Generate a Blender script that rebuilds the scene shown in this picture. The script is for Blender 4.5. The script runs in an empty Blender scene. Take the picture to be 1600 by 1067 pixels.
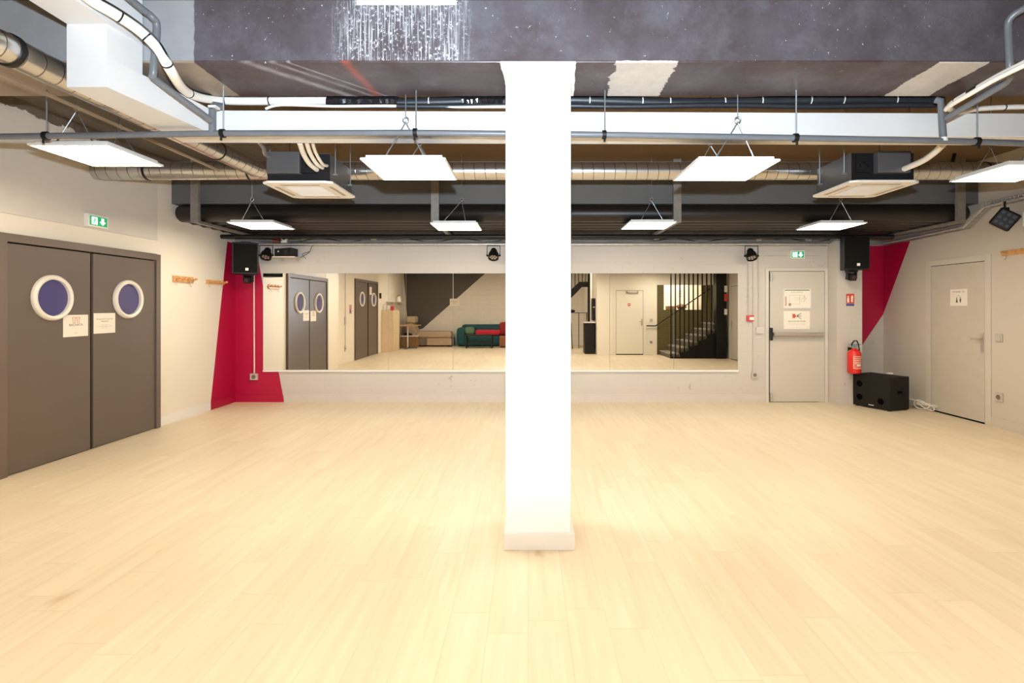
import bpy, bmesh, math, random
from mathutils import Vector, Matrix
random.seed(7)
S = bpy.context.scene
COL = S.collection
F_PX, CX, CY, EYE = 830.0, 825.0, 480.0, 1.51
BACK = 8.47            # mirror wall
PI = math.pi

# ------------------------------------------------------------------ node expressions
class NT:
    def __init__(s, m):
        m.use_nodes = True
        s.t = m.node_tree; s.t.nodes.clear()
        s.out = s.t.nodes.new('ShaderNodeOutputMaterial')
        s.b = s.t.nodes.new('ShaderNodeBsdfPrincipled')
        s.t.links.new(s.b.outputs[0], s.out.inputs[0])
        tc = s.t.nodes.new('ShaderNodeTexCoord')
        s.co = E(s, tc.outputs['Object'])
        sp = s.t.nodes.new('ShaderNodeSeparateXYZ'); s.t.links.new(s.co.o, sp.inputs[0])
        s.x, s.y, s.z = [E(s, sp.outputs[i]) for i in range(3)]
    def put(s, sock, v):
        if isinstance(v, E): s.t.links.new(v.o, sock)
        else: sock.default_value = v
    def math(s, op, a, b=0.0, clamp=False):
        n = s.t.nodes.new('ShaderNodeMath'); n.operation = op; n.use_clamp = clamp
        s.put(n.inputs[0], a); s.put(n.inputs[1], b)
        return E(s, n.outputs[0])
    def vec(s, x, y, z):
        n = s.t.nodes.new('ShaderNodeCombineXYZ')
        for i, v in enumerate((x, y, z)): s.put(n.inputs[i], v)
        return E(s, n.outputs[0])
    def noise(s, scale=5.0, detail=3.0, rough=0.5, vec=None):
        n = s.t.nodes.new('ShaderNodeTexNoise')
        s.put(n.inputs['Vector'], vec or s.co)
        n.inputs['Scale'].default_value = scale; n.inputs['Detail'].default_value = detail
        n.inputs['Roughness'].default_value = rough
        return E(s, n.outputs['Fac'])
    def mix(s, f, a, b):
        n = s.t.nodes.new('ShaderNodeMix'); n.data_type = 'RGBA'
        s.put(n.inputs[0], f)
        s.put(n.inputs[6], rgba(a)); s.put(n.inputs[7], rgba(b))
        return E(s, n.outputs[2])
    def step(s, v, lo, hi):
        n = s.t.nodes.new('ShaderNodeMapRange'); n.clamp = True
        s.put(n.inputs[0], v); n.inputs[1].default_value = lo; n.inputs[2].default_value = hi
        return E(s, n.outputs[0])
    def between(s, v, a, b, w=0.01):
        return s.step(v, a-w, a+w) * (1.0 - s.step(v, b-w, b+w))
    def color(s, c): s.put(s.b.inputs['Base Color'], rgba(c))
    def bump(s, h, strength=0.2, dist=0.01):
        n = s.t.nodes.new('ShaderNodeBump'); n.inputs['Strength'].default_value = strength
        n.inputs['Distance'].default_value = dist
        s.put(n.inputs['Height'], h); s.t.links.new(n.outputs[0], s.b.inputs['Normal'])
class E:
    def __init__(s, nt, o): s.nt = nt; s.o = o
    def __add__(s, b): return s.nt.math('ADD', s, b)
    __radd__ = __add__
    def __sub__(s, b): return s.nt.math('SUBTRACT', s, b)
    def __rsub__(s, b): return s.nt.math('SUBTRACT', b, s)
    def __mul__(s, b): return s.nt.math('MULTIPLY', s, b)
    __rmul__ = __mul__
    def __truediv__(s, b): return s.nt.math('DIVIDE', s, b)
def rgba(c):
    if isinstance(c, E): return c
    return (c[0], c[1], c[2], 1.0)
def newmat(name, rough=0.6, metal=0.0, spec=0.5):
    m = bpy.data.materials.new(name); t = NT(m)
    t.b.inputs['Roughness'].default_value = rough; t.b.inputs['Metallic'].default_value = metal
    t.b.inputs['Specular IOR Level'].default_value = spec
    m['nt'] = 1
    return m, t
MATS = {}
def plain(name, c, rough=0.6, metal=0.0, var=0.08, scale=6.0, bump=0.0, spec=0.5):
    if name in MATS: return MATS[name]
    m, t = newmat(name, rough, metal, spec)
    n = t.noise(scale, 4)
    d = tuple(v*(1-var) for v in c)
    t.color(t.mix(n, d, tuple(min(1, v*(1+var)) for v in c)))
    if bump: t.bump(t.noise(scale*12, 3), bump, 0.004)
    MATS[name] = m
    return m
def emis(name, c, strength):
    m, t = newmat(name, 0.5); t.color(c)
    t.b.inputs['Emission Color'].default_value = rgba(c); t.b.inputs['Emission Strength'].default_value = strength
    MATS[name] = m
    return m

# ------------------------------------------------------------------ materials
PANEL_E = 24.0
WARM = (1.0, 0.87, 0.665)
white = plain('white_paint', (0.80, 0.79, 0.77), 0.55, var=0.03, scale=2, bump=0.05)
board = plain('white_board', (0.64, 0.645, 0.65), 0.6, var=0.03, scale=3)
plastic = plain('white_plastic', (0.78, 0.77, 0.74), 0.35, var=0.02)
greyplastic = plain('grey_plastic', (0.50, 0.47, 0.42), 0.45, var=0.03)
pvc = plain('grey_pvc', (0.13, 0.14, 0.155), 0.35, var=0.15, scale=9)
pvcw = plain('pale_tape', (0.7, 0.7, 0.66), 0.4)
black = plain('black_plastic', (0.006, 0.0056, 0.0055), 0.5, var=0.15, spec=0.3)
blackm = plain('black_metal', (0.009, 0.008, 0.0075), 0.4, var=0.2, spec=0.35)
blackgrille = plain('black_grille', (0.005, 0.0045, 0.004), 0.8, var=0.2, scale=200, spec=0.15)
insul = plain('white_insulation', (0.83, 0.80, 0.74), 0.5, var=0.05, scale=20, bump=0.1)
blackins = plain('black_insulation', (0.02, 0.023, 0.028), 0.4, var=0.3, scale=14, bump=0.2)
steel = plain('galvanised_steel', (0.50, 0.49, 0.47), 0.35, 0.9, var=0.15, scale=12)
strut = plain('painted_strut', (0.23, 0.21, 0.19), 0.45, 0.2, var=0.35, scale=25)
rod = plain('threaded_steel', (0.35, 0.38, 0.40), 0.4, 0.8, var=0.1)
pine = plain('varnished_pine', (0.62, 0.33, 0.12), 0.4, var=0.2, scale=14)
paper = plain('paper', (0.82, 0.76, 0.67), 0.7, var=0.02)
ink = plain('ink', (0.05, 0.035, 0.03), 0.7, var=0.0)
inksoft = plain('pale_ink', (0.35, 0.28, 0.22), 0.7, var=0.0)
inkred = plain('red_ink', (0.60, 0.08, 0.05), 0.7, var=0.0)
inkgreen = plain('green_ink', (0.05, 0.22, 0.08), 0.7, var=0.0)
inkblue = plain('blue_ink', (0.07, 0.08, 0.30), 0.7, var=0.0)
redp = plain('red_plastic', (0.62, 0.05, 0.03), 0.35, var=0.05)
redens = plain('red_enamel', (0.62, 0.02, 0.015), 0.25, var=0.05)
taupe = plain('taupe_door_paint', (0.125, 0.095, 0.079), 0.42, var=0.06, scale=2.5)
taupeframe = plain('taupe_frame_paint', (0.145, 0.108, 0.09), 0.45, var=0.05, scale=2.5)
dark = plain('dark_gap', (0.0015, 0.0013, 0.001), 0.9, var=0.0, spec=0.05)
rim = plain('cream_rim', (0.78, 0.73, 0.66), 0.4, var=0.02)
greydoor = plain('grey_white_door', (0.56, 0.52, 0.46), 0.45, var=0.02, scale=2)
greydoor2 = plain('grey_white_frame', (0.62, 0.58, 0.52), 0.45, var=0.02, scale=2)
creamdoor = plain('cream_door', (0.76, 0.72, 0.63), 0.5, var=0.02, scale=2)
aluminium = plain('brushed_aluminium', (0.55, 0.50, 0.44), 0.4, 0.7, var=0.06)
acwhite = plain('ac_white', (0.80, 0.77, 0.72), 0.4, var=0.02)
acgrille = plain('ac_grille', (0.50, 0.45, 0.38), 0.6, var=0.1, scale=40)
acgrey = plain('ac_grey_steel', (0.13, 0.13, 0.135), 0.4, 0.4, var=0.1)
foil = plain('black_foam', (0.007, 0.007, 0.008), 0.6, var=0.3, scale=30, bump=0.3, spec=0.3)
crimson = plain('crimson_paint', (0.42, 0.0, 0.042), 0.45, var=0.06, scale=5, bump=0.08)
teal = plain('teal_cloth', (0.010, 0.070, 0.080), 0.85, var=0.35, scale=8, bump=0.4)
green = plain('green_cloth', (0.13, 0.22, 0.12), 0.85, var=0.2, scale=12)
redcloth = plain('red_cloth', (0.50, 0.015, 0.03), 0.8, var=0.2, scale=10)
beige = plain('beige_upholstery', (0.40, 0.30, 0.21), 0.85, var=0.12, scale=10)
taupecloth = plain('grey_brown_upholstery', (0.17, 0.13, 0.10), 0.85, var=0.12, scale=10)
leather = plain('brown_leather', (0.22, 0.07, 0.025), 0.5, var=0.2)
oak = plain('light_oak_laminate', (0.72, 0.57, 0.38), 0.5, var=0.08, scale=9)
wicker = plain('wicker', (0.25, 0.14, 0.06), 0.8, var=0.3, scale=40)
concstep = plain('worn_step', (0.13, 0.112, 0.088), 0.7, var=0.15, scale=8)
nosing = plain('pale_nosing', (0.30, 0.27, 0.22), 0.6)
stairblack = plain('black_stair_steel', (0.005, 0.0042, 0.003), 0.5, var=0.2, spec=0.3)
glassblue, t = newmat('blue_lit_glass', 0.12)
t.color(t.mix(t.noise(1.5, 2), (0.06, 0.056, 0.18), (0.10, 0.09, 0.22)))  # bluish light of the room beyond is put into the pane colour
lensm = emis('led_lens', (0.55, 0.42, 0.34), 0.0)
mirror, t = newmat('mirror_silver', 0.0, 1.0); t.color(t.mix(t.noise(0.8, 2), (0.93, 0.93, 0.90), (0.95, 0.95, 0.93)))
mirroredge = plain('mirror_edge', (0.45, 0.5, 0.45), 0.2)
diff = emis('lit_diffuser', (1.0, 0.97, 0.92), PANEL_E)
diff.node_tree.nodes['Principled BSDF'].inputs['Emission Color'].default_value = rgba(WARM)
exitgreen = emis('lit_exit_green', (0.0, 0.30, 0.10), 0.55)
exitwhite = emis('lit_exit_white', (0.75, 1.0, 0.85), 1.1)

# floor : pale oak planks running away from the camera
floorm, t = newmat('oak_plank_floor', 0.42)
PW, PL = 0.19, 1.28
row = t.math('FLOOR', t.x / PW)
fx = t.math('FRACT', t.x / PW)
off = t.math('FRACT', t.math('SINE', row * 12.9898) * 43758.5)
ly = t.y / PL + off
cell = t.math('FLOOR', ly); fy = t.math('FRACT', ly)
rnd = t.math('FRACT', t.math('SINE', row * 78.233 + cell * 37.719) * 43758.5)
gv = t.vec(t.x * 22.0 + rnd * 30.0, t.y * 1.1 + rnd * 17.0, 0.0)
grain = t.noise(1.0, 5, 0.62, gv)
gv2 = t.vec(t.x * 6.0 + rnd * 9.0, t.y * 0.9 + rnd * 5.0, 0.3)
broad = t.noise(1.0, 3, 0.5, gv2)
knot = t.step(t.noise(1.0, 2, 0.5, t.vec(t.x*7.0 + rnd*40.0, t.y*2.6 + rnd*20.0, 1.0)), 0.70, 0.80)
base = t.mix(rnd, (0.70, 0.595, 0.44), (0.75, 0.65, 0.495))
base = t.mix(t.step(grain, 0.36, 0.70) * 0.42, base, (0.60, 0.455, 0.285))
base = t.mix(t.step(broad, 0.35, 0.75) * 0.45, base, (0.80, 0.69, 0.53))
base = t.mix(knot * 0.45, base, (0.42, 0.26, 0.12))
gap = 1.0 - (t.between(fx, 0.008, 0.992, 0.004) * t.between(fy, 0.0016, 0.9984, 0.0008))
base = t.mix(gap * 0.28, base, (0.34, 0.22, 0.12))
t.color(base); t.bump(grain * 0.4 - gap, 0.12, 0.002)
t.put(t.b.inputs['Roughness'], t.step(grain, 0.2, 0.8) * 0.12 + 0.38)

def block_wall(name, c, mort=0.04, bw=0.5, bh=0.2, axis='x', dirt=0.0, conc_above=None, rough=0.6):
    m, t = newmat(name, rough)
    h = t.x if axis == 'x' else t.y
    r = t.math('FLOOR', t.z / bh)
    fz = t.math('FRACT', t.z / bh)
    fh = t.math('FRACT', h / bw + t.math('FRACT', r * 0.5))
    seam = 1.0 - t.between(fh, 0.012, 0.988, 0.012) * t.between(fz, 0.03, 0.97, 0.03)
    n = t.noise(1.3, 4); fine = t.noise(30, 3)
    col = t.mix(n, tuple(v*0.95 for v in c), tuple(min(1, v*1.04) for v in c))
    col = t.mix(seam * mort, col, tuple(v*0.55 for v in c))
    if dirt:
        d = t.step(t.noise(7, 6, 0.7), 0.62, 0.70) * t.step(t.noise(1.2, 2), 0.48, 0.60)
        col = t.mix(d * dirt, col, tuple(v*0.45 for v in c))
    if conc_above:
        ms = t.step(t.z + (t.noise(9, 4) - 0.5) * 0.06, conc_above-0.01, conc_above+0.01)
        g = t.mix(t.noise(4, 6, 0.7), (0.16, 0.155, 0.15), (0.33, 0.32, 0.31))
        col = t.mix(ms, col, g)
    t.color(col); t.bump(fine * 0.25 - seam * 0.6, 0.25, 0.004)
    return m
backm = block_wall('back_wall_paint', (0.555, 0.515, 0.47), 0.06, dirt=0.8, conc_above=2.535)
rearm = block_wall('rear_block_paint', (0.70, 0.655, 0.59), 0.30)
leftm, t = newmat('left_wall_paint', 0.6)
edge = t.z + (t.noise(5, 6, 0.75) - 0.5) * 0.20
c1 = t.mix(t.noise(1.0, 3), (0.79, 0.725, 0.635), (0.85, 0.79, 0.69))
raw = t.mix(t.noise(2.0, 6, 0.7, t.vec(t.y*8.0, t.z*0.6, t.x)), (0.10, 0.075, 0.055), (0.22, 0.18, 0.14))
t.color(t.mix(t.step(edge, 3.318, 3.326), c1, raw)); t.bump(t.noise(60, 3), 0.08, 0.003)
rightm, t = newmat('right_wall_paint', 0.6)
t.color(t.mix(t.noise(1.0, 3), (0.54, 0.485, 0.42), (0.595, 0.54, 0.47))); t.bump(t.noise(60, 3), 0.08, 0.003)
olive = block_wall('olive_brick', (0.125, 0.098, 0.034), 0.9, 0.24, 0.075, rough=0.7)
charcoal = block_wall('charcoal_wall_paint', (0.075, 0.064, 0.057), 0.25)
slabm, t = newmat('board_marked_slab', 0.8)
n1 = t.noise(1.0, 6, 0.7, t.vec(t.x * 2.0, t.y * 14.0, t.z)); n2 = t.noise(1.5, 4)
sl = t.mix(n2, t.mix(n1, (0.085, 0.055, 0.028), (0.17, 0.11, 0.06)), (0.17, 0.105, 0.05))
gl = t.mix(t.noise(1.0, 6, 0.7, t.vec(t.x * 16.0, t.y * 1.2, 0.0)), (0.07, 0.062, 0.055), (0.20, 0.175, 0.15))
t.color(t.mix(1.0 - t.step(t.x, -3.3, -2.7), sl, gl)); t.bump(n1, 0.3, 0.006)
concm, t = newmat('grey_concrete', 0.75)
n1 = t.noise(3.0, 7, 0.7); n2 = t.noise(1.0, 5, 0.7, t.vec(t.x * 9.0, t.y * 9.0, t.z * 0.8))
t.color(t.mix(n2, t.mix(n1, (0.085, 0.085, 0.085), (0.14, 0.142, 0.145)), (0.11, 0.108, 0.105))); t.bump(n1, 0.2, 0.006)
# the painted beam : dark paint, bare concrete at the left end, scrapes, cement patches
beamm, t = newmat('peeling_beam_paint', 0.33)
wob = (t.noise(16, 5, 0.7) - 0.5) * 0.05
n1 = t.noise(2.2, 6, 0.65); n2 = t.noise(1.0, 5, 0.7, t.vec(t.x * 2.5, t.y, t.z * 6.0))
pc = t.mix(t.step(n1, 0.35, 0.7), (0.058, 0.047, 0.052), (0.088, 0.080, 0.096))
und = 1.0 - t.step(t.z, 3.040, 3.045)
pc = t.mix(und * 0.92, pc, t.mix(n2, (0.038, 0.019, 0.018), (0.050, 0.029, 0.028)))  # same paint underneath, coloured darker and browner for shade and floor bounce
mott = t.step(t.noise(2.6, 8, 0.78), 0.46, 0.74)
pc = t.mix(mott * 0.24, pc, (0.24, 0.26, 0.30))
spk = t.step(t.noise(34, 5, 0.75), 0.675, 0.685) * t.step(t.noise(2.3, 3), 0.44, 0.52)
pc = t.mix(spk * 0.8, pc, (0.75, 0.76, 0.78))
chip = t.step(t.noise(11, 8, 0.85, t.vec(t.x, t.y, t.z * 0.6)), 0.655, 0.665)
pc = t.mix(chip * 0.75, pc, (0.66, 0.68, 0.72))
scr = t.step(t.noise(1.0, 7, 0.8, t.vec(t.x * 3.0 + t.z * 2.0, t.y, t.z * 40.0)), 0.66, 0.70) * t.step(t.noise(1.7, 2), 0.48, 0.56)
pc = t.mix(scr * 0.35, pc, (0.40, 0.42, 0.46))
# limewash drips under the pale block at the top
zone = t.between(t.x + wob, -1.17, -0.40, 0.06) * (1.0 - und)
drip = t.step(t.noise(1.0, 4, 0.6, t.vec(t.x * 95.0, 0.0, t.z * 3.0)), 0.50, 0.64)
splat = t.step(t.noise(52, 6, 0.8), 0.55, 0.62)
pc = t.mix(zone * t.math('MAXIMUM', drip * 0.62, splat * 0.85), pc, (0.72, 0.73, 0.76))
blockm = t.between(t.x + wob * 0.2, -1.065, -0.445, 0.004) * t.step(t.z + wob * 0.2, 3.385, 3.39)
pc = t.mix(blockm, pc, (0.72, 0.72, 0.70))
# scuffs on the underside, left part
sk = t.x + (t.y - 3.3) * -0.9
scf = und * (t.between(sk + wob * 0.4, -1.78, -1.72, 0.03) + t.between(sk + wob * 0.4, -1.60, -1.575, 0.02) + t.between(sk + wob * 0.3, -1.50, -1.48, 0.01))
pc = t.mix(t.math('MINIMUM', scf, 1.0) * t.noise(12, 3) * 0.7, pc, (0.55, 0.55, 0.56))
red = und * t.between(t.x + (t.y - 3.3) * -0.10 + wob, -1.16, -1.11, 0.02)
pc = t.mix(red * 0.55, pc, (0.36, 0.07, 0.04))
cem = t.mix(t.noise(14, 5, 0.7), (0.40, 0.37, 0.33), (0.62, 0.59, 0.55))
wob2 = (t.noise(5, 6, 0.75) - 0.5) * 0.16
p1 = t.between(t.x + wob2 - (t.y - 3.3) * 0.04, 0.545, 0.925, 0.003) * (1.0 - t.step(t.z + wob * 0.4, 3.040, 3.044))
p2 = t.between(t.x + wob2 * 0.6 - (t.y - 3.3) * 0.02, 2.55, 2.87, 0.003) * (1.0 - t.step(t.z + wob * 0.2, 3.032, 3.036))
pc = t.mix(t.math('MAXIMUM', p1, p2), pc, cem)
pcol = t.between(t.x + wob2 * 0.22 - (t.y - 3.3) * 0.06, -0.172, 0.296, 0.002) * (1.0 - t.step(t.z, 3.036, 3.038))
pc = t.mix(pcol, pc, (0.82, 0.82, 0.82))
bare = t.mix(t.noise(3, 7, 0.7), (0.20, 0.205, 0.21), (0.34, 0.35, 0.365))
bare = t.mix(und, bare, t.mix(t.noise(4, 6, 0.7), (0.20, 0.155, 0.115), (0.33, 0.27, 0.21)))  # bare underside coloured tan for light bouncing up from the floor
pc = t.mix(1.0 - t.step(t.x + wob * 0.5, -2.078, -2.070), pc, bare)
t.color(pc); t.bump(t.noise(9, 6, 0.7), 0.18, 0.006)
t.put(t.b.inputs['Roughness'], t.step(n1, 0.3, 0.8) * 0.3 + 0.30)
# spiral duct
def ductmat(name, ax):
    m, t = newmat(name, 0.27, 0.95)
    h = t.x if ax == 'x' else t.y
    o = t.z if ax == 'x' else t.z
    ph = t.math('FRACT', h / 0.115 + o * 0.6)
    seam = t.between(ph, 0.0, 0.06, 0.02)
    t.color(t.mix(seam, t.mix(t.noise(6, 4), (0.52, 0.51, 0.50), (0.70, 0.69, 0.67)), (0.22, 0.20, 0.18)))
    t.bump(seam, 0.5, 0.004)
    return m
ductx, ducty = ductmat('spiral_duct_across', 'x'), ductmat('spiral_duct_along', 'y')
pillarm, t = newmat('pillar_paint', 0.5)
ck = t.step(t.noise(26, 4, 0.7), 0.70, 0.72) * t.math('MAXIMUM', 1.0 - t.step(t.z, 0.15, 1.3), 0.15)
t.color(t.mix(ck * 0.8, t.mix(t.noise(1.5, 3), (0.80, 0.80, 0.79), (0.85, 0.85, 0.845)), (0.22, 0.17, 0.13)))
t.bump(t.noise(20, 4), 0.06, 0.004)
pipeblk = plain('black_lagged_pipe', (0.013, 0.0095, 0.0075), 0.42, var=0.3, scale=3, spec=0.4)

# ------------------------------------------------------------------ mesh builder
class Fr:
    def __init__(s, o, r, u=(0, 0, 1)):
        s.o = Vector(o); s.r = Vector(r).normalized(); s.u = Vector(u).normalized(); s.n = s.r.cross(s.u)
    def p(s, a, b, c=0): return s.o + s.r*a + s.u*b + s.n*c
class WorldF:
    def p(s, x, y, z=0): return Vector((x, y, z))
W = WorldF()
WL = Fr((-4.67, 0, 0), (0, 1, 0))          # a = Y, b = Z, c = out of the wall
WLR = Fr((-4.94, 0, 0), (0, 1, 0))
WB = Fr((0, BACK, 0), (1, 0, 0))           # a = X
WP = Fr((0, 8.22, 0), (1, 0, 0))
WR = Fr((5.9, 0, 0), (0, -1, 0))           # a = -Y
REAR = -4.16
WREAR = Fr((0, REAR, 0), (-1, 0, 0))       # a = -X
WD = Fr((0, 0.05, 0), (-1, 0, 0))
def rootloc(o):
    v = Vector((0, 0, 0))
    while o is not None: v += o.location; o = o.parent
    return v
class MB:
    def __init__(s, f=W): s.v = []; s.f = []; s.mi = []; s.F = f; s.m = 0
    def face(s, pts, raw=False):
        i = len(s.v)
        s.v += [Vector(p) if raw else s.F.p(*p) for p in pts]
        s.f.append(tuple(range(i, i+len(pts)))); s.mi.append(s.m)
        return s
    def mesh(s, pts, faces, raw=False):
        i = len(s.v)
        s.v += [Vector(p) if raw else s.F.p(*p) for p in pts]
        for f in faces: s.f.append(tuple(i+k for k in f)); s.mi.append(s.m)
        return s
    def box(s, a0, a1, b0, b1, c0, c1):
        P = [(a, b, c) for c in (c0, c1) for b in (b0, b1) for a in (a0, a1)]
        return s.mesh(P, [(0, 1, 3, 2), (4, 6, 7, 5), (0, 4, 5, 1), (2, 3, 7, 6), (0, 2, 6, 4), (1, 5, 7, 3)])
    def hexa(s, lo, hi):                    # two quads (bottom, top), matching order
        P = list(lo) + list(hi)
        return s.mesh(P, [(0, 1, 2, 3), (7, 6, 5, 4), (0, 4, 5, 1), (1, 5, 6, 2), (2, 6, 7, 3), (3, 7, 4, 0)])
    def prism(s, poly, c0, c1):
        n = len(poly)
        P = [(a, b, c0) for a, b in poly] + [(a, b, c1) for a, b in poly]
        F = [tuple(range(n-1, -1, -1)), tuple(range(n, 2*n))] + [(i, (i+1) % n, n+(i+1) % n, n+i) for i in range(n)]
        return s.mesh(P, F)
    def tube(s, pts, r, seg=10, caps=True):
        P = [s.F.p(*p) for p in pts]; n = len(P)
        rs = r if isinstance(r, (list, tuple)) else [r]*n
        i0 = len(s.v); prev = None
        for k in range(n):
            d = (P[min(k+1, n-1)] - P[max(k-1, 0)])
            if 0 < k < n-1:
                d = (P[k]-P[k-1]).normalized() + (P[k+1]-P[k]).normalized()
            d.normalize()
            if prev is None:
                a = d.cross(Vector((0, 0, 1)))
                if a.length < 0.1: a = d.cross(Vector((1, 0, 0)))
                a.normalize()
            else:
                a = prev - d*prev.dot(d); a.normalize()
            b = d.cross(a); prev = a
            for j in range(seg):
                t = 2*PI*j/seg
                s.v.append(P[k] + (a*math.cos(t) + b*math.sin(t))*rs[k])
        for k in range(n-1):
            for j in range(seg):
                s.f.append((i0+k*seg+j, i0+k*seg+(j+1) % seg, i0+(k+1)*seg+(j+1) % seg, i0+(k+1)*seg+j)); s.mi.append(s.m)
        if caps:
            s.f.append(tuple(i0+j for j in range(seg-1, -1, -1))); s.mi.append(s.m)
            s.f.append(tuple(i0+(n-1)*seg+j for j in range(seg))); s.mi.append(s.m)
        return s
    def lathe(s, ca, cb, prof, seg=32, c=0.0):   # profile of (radius, c) round the frame's normal
        i0 = len(s.v); n = len(prof)
        for r, h in prof:
            for j in range(seg):
                t = 2*PI*j/seg
                s.v.append(s.F.p(ca+r*math.cos(t), cb+r*math.sin(t), c+h))
        for k in range(n-1):
            for j in range(seg):
                s.f.append((i0+k*seg+j, i0+k*seg+(j+1) % seg, i0+(k+1)*seg+(j+1) % seg, i0+(k+1)*seg+j)); s.mi.append(s.m)
        return s
    def disc(s, ca, cb, r, c, seg=32):
        return s.face([(ca+r*math.cos(2*PI*j/seg), cb+r*math.sin(2*PI*j/seg), c) for j in range(seg)])
    def blob(s, c, r, seg=14, rings=9, noise=0.0, pw=1.0):
        pts = []; faces = []
        for i in range(rings+1):
            ph = PI*i/rings
            for j in range(seg):
                th = 2*PI*j/seg
                def sp(v): return math.copysign(abs(v)**pw, v)
                k = 1 + noise*(random.random()-0.5)
                pts.append((c[0]+r[0]*sp(math.sin(ph))*sp(math.cos(th))*k, c[1]+r[1]*sp(math.sin(ph))*sp(math.sin(th))*k, c[2]+r[2]*sp(math.cos(ph))*k))
        for i in range(rings):
            for j in range(seg):
                faces.append((i*seg+j, (i+1)*seg+j, (i+1)*seg+(j+1) % seg, i*seg+(j+1) % seg))
        return s.mesh(pts, faces)
    def build(s, name, mats, parent=None, smooth=False, bevel=0, sub=0):
        off = rootloc(parent) if parent is not None else Vector((0, 0, 0))
        me = bpy.data.meshes.new(name)
        me.from_pydata([tuple(v-off) for v in s.v], [], s.f)
        if not isinstance(mats, (list, tuple)): mats = [mats]
        for m in mats: me.materials.append(m)
        for p, i in zip(me.polygons, s.mi): p.material_index = i
        bm = bmesh.new(); bm.from_mesh(me)
        bmesh.ops.remove_doubles(bm, verts=bm.verts, dist=1e-5)
        bmesh.ops.recalc_face_normals(bm, faces=bm.faces)
        bm.to_mesh(me); bm.free()
        if smooth:
            for p in me.polygons: p.use_smooth = True
            try: me.set_sharp_from_angle(angle=math.radians(40))
            except Exception: pass
        o = bpy.data.objects.new(name, me); COL.objects.link(o)
        if parent is not None: o.parent = parent
        if bevel:
            b = o.modifiers.new('Bevel', 'BEVEL'); b.width = bevel; b.segments = 2; b.limit_method = 'ANGLE'
        if sub:
            b = o.modifiers.new('Sub', 'SUBSURF'); b.levels = sub; b.render_levels = sub
        return o
def tag(o, label, cat, group=None, kind=None):
    o['label'] = label; o['category'] = cat
    if group: o['group'] = group
    if kind: o['kind'] = kind
    return o
def thing(name, label, cat, loc, group=None, kind=None):
    o = bpy.data.objects.new(name, None); COL.objects.link(o); o.location = loc
    o.empty_display_size = 0.1
    return tag(o, label, cat, group, kind)
def struct(o, label, cat='wall'): return tag(o, label, cat, kind='structure')
def text(name, body, F, a, b, c, size, mat, parent, align='CENTER', sx=1.0):
    cu = bpy.data.curves.new('t', 'FONT'); cu.body = body; cu.size = size; cu.align_x = align
    cu.resolution_u = 2
    o = bpy.data.objects.new('t', cu); COL.objects.link(o)
    bpy.context.view_layer.update()
    me = bpy.data.meshes.new_from_object(o.evaluated_get(bpy.context.evaluated_depsgraph_get()))
    bpy.data.objects.remove(o); bpy.data.curves.remove(cu)
    off = rootloc(parent)
    for v in me.vertices: v.co = F.p(a + v.co.x*sx, b + v.co.y, c) - off
    me.materials.clear(); me.materials.append(mat); me.name = name
    r = bpy.data.objects.new(name, me); COL.objects.link(r); r.parent = parent
    return r
def smoothpath(pts, n=6):
    P = [Vector(p) for p in pts]; out = []
    for i in range(len(P)-1):
        p0 = P[max(i-1, 0)]; p1 = P[i]; p2 = P[i+1]; p3 = P[min(i+2, len(P)-1)]
        for k in range(n):
            t = k/n
            out.append(0.5*((2*p1)+(p2-p0)*t+(2*p0-5*p1+4*p2-p3)*t*t+(3*p1-p0-3*p2+p3)*t**3))
    out.append(P[-1]); return [tuple(p) for p in out]
def at(px, py, Y):                          # real place of a feature seen at (px, py) and standing Y metres ahead
    return ((px-CX)*Y/F_PX, Y, EYE+(CY-py)*Y/F_PX)

# ------------------------------------------------------------------ room shell
CEIL = 3.42
struct(MB().box(-5.2, 6.2, -4.5, 9.1, -0.12, 0).build('floor', floorm), 'pale oak plank floor running towards the mirror wall', 'floor')
struct(MB().box(-5.2, 6.2, -4.5, 9.1, CEIL, CEIL+0.15).build('ceiling', slabm), 'board-marked brown concrete ceiling slab', 'ceiling')
m = MB(WL); m.box(3.83, 9.0, 0, CEIL, -0.6, 0)
m.m = 1; m.prism([(7.80, 0), (8.47, 0), (8.47, 2.53), (8.25, 2.53)], -0.01, 0.002)
struct(m.build('wall_left', [leftm, crimson]), 'cream left wall with a crimson painted corner')
struct(MB(WLR).box(-4.5, 3.83, 0, CEIL, -0.3, 0).build('wall_left_rear', leftm), 'cream left wall beside the second double door')
m = MB(WB); m.box(-4.7, 4.80, 0, CEIL, -0.5, 0)
m.m = 1; m.prism([(-4.67, 0), (-3.888, 0), (-4.347, 2.53), (-4.67, 2.53)], -0.01, 0.002)
struct(m.build('wall_back', [backm, crimson]), 'off-white painted mirror wall with a crimson corner at its left end')
struct(MB(WP).box(4.78, 5.17, 0, CEIL, -0.8, 0).build('wall_pier', backm), 'off-white wall pier carrying the fire extinguisher')
m = MB(); m.box(5.1, 6.0, 8.82, 9.0, 0, CEIL)
m.m = 1; m.F = Fr((0, 8.82, 0), (1, 0, 0)); m.prism([(5.17, 0.32), (5.9, 1.40), (5.9, 2.53), (5.17, 2.53)], -0.01, 0.002)
struct(m.build('wall_recess', [backm, crimson]), 'recessed wall in the right corner, crimson above a diagonal')
m = MB(WR); m.box(-9.0, 4.5, 0, CEIL, -0.2, 0)
m.m = 1; m.prism([(-8.82, 1.40), (-8.82, 2.53), (-8.20, 2.53)], -0.01, 0.002)
struct(m.build('wall_right', [rightm, crimson]), 'grey-beige right wall with a crimson triangle in the corner')
m = MB(WREAR); m.box(-6.1, 5.2, 0, CEIL, -0.2, 0)
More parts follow.
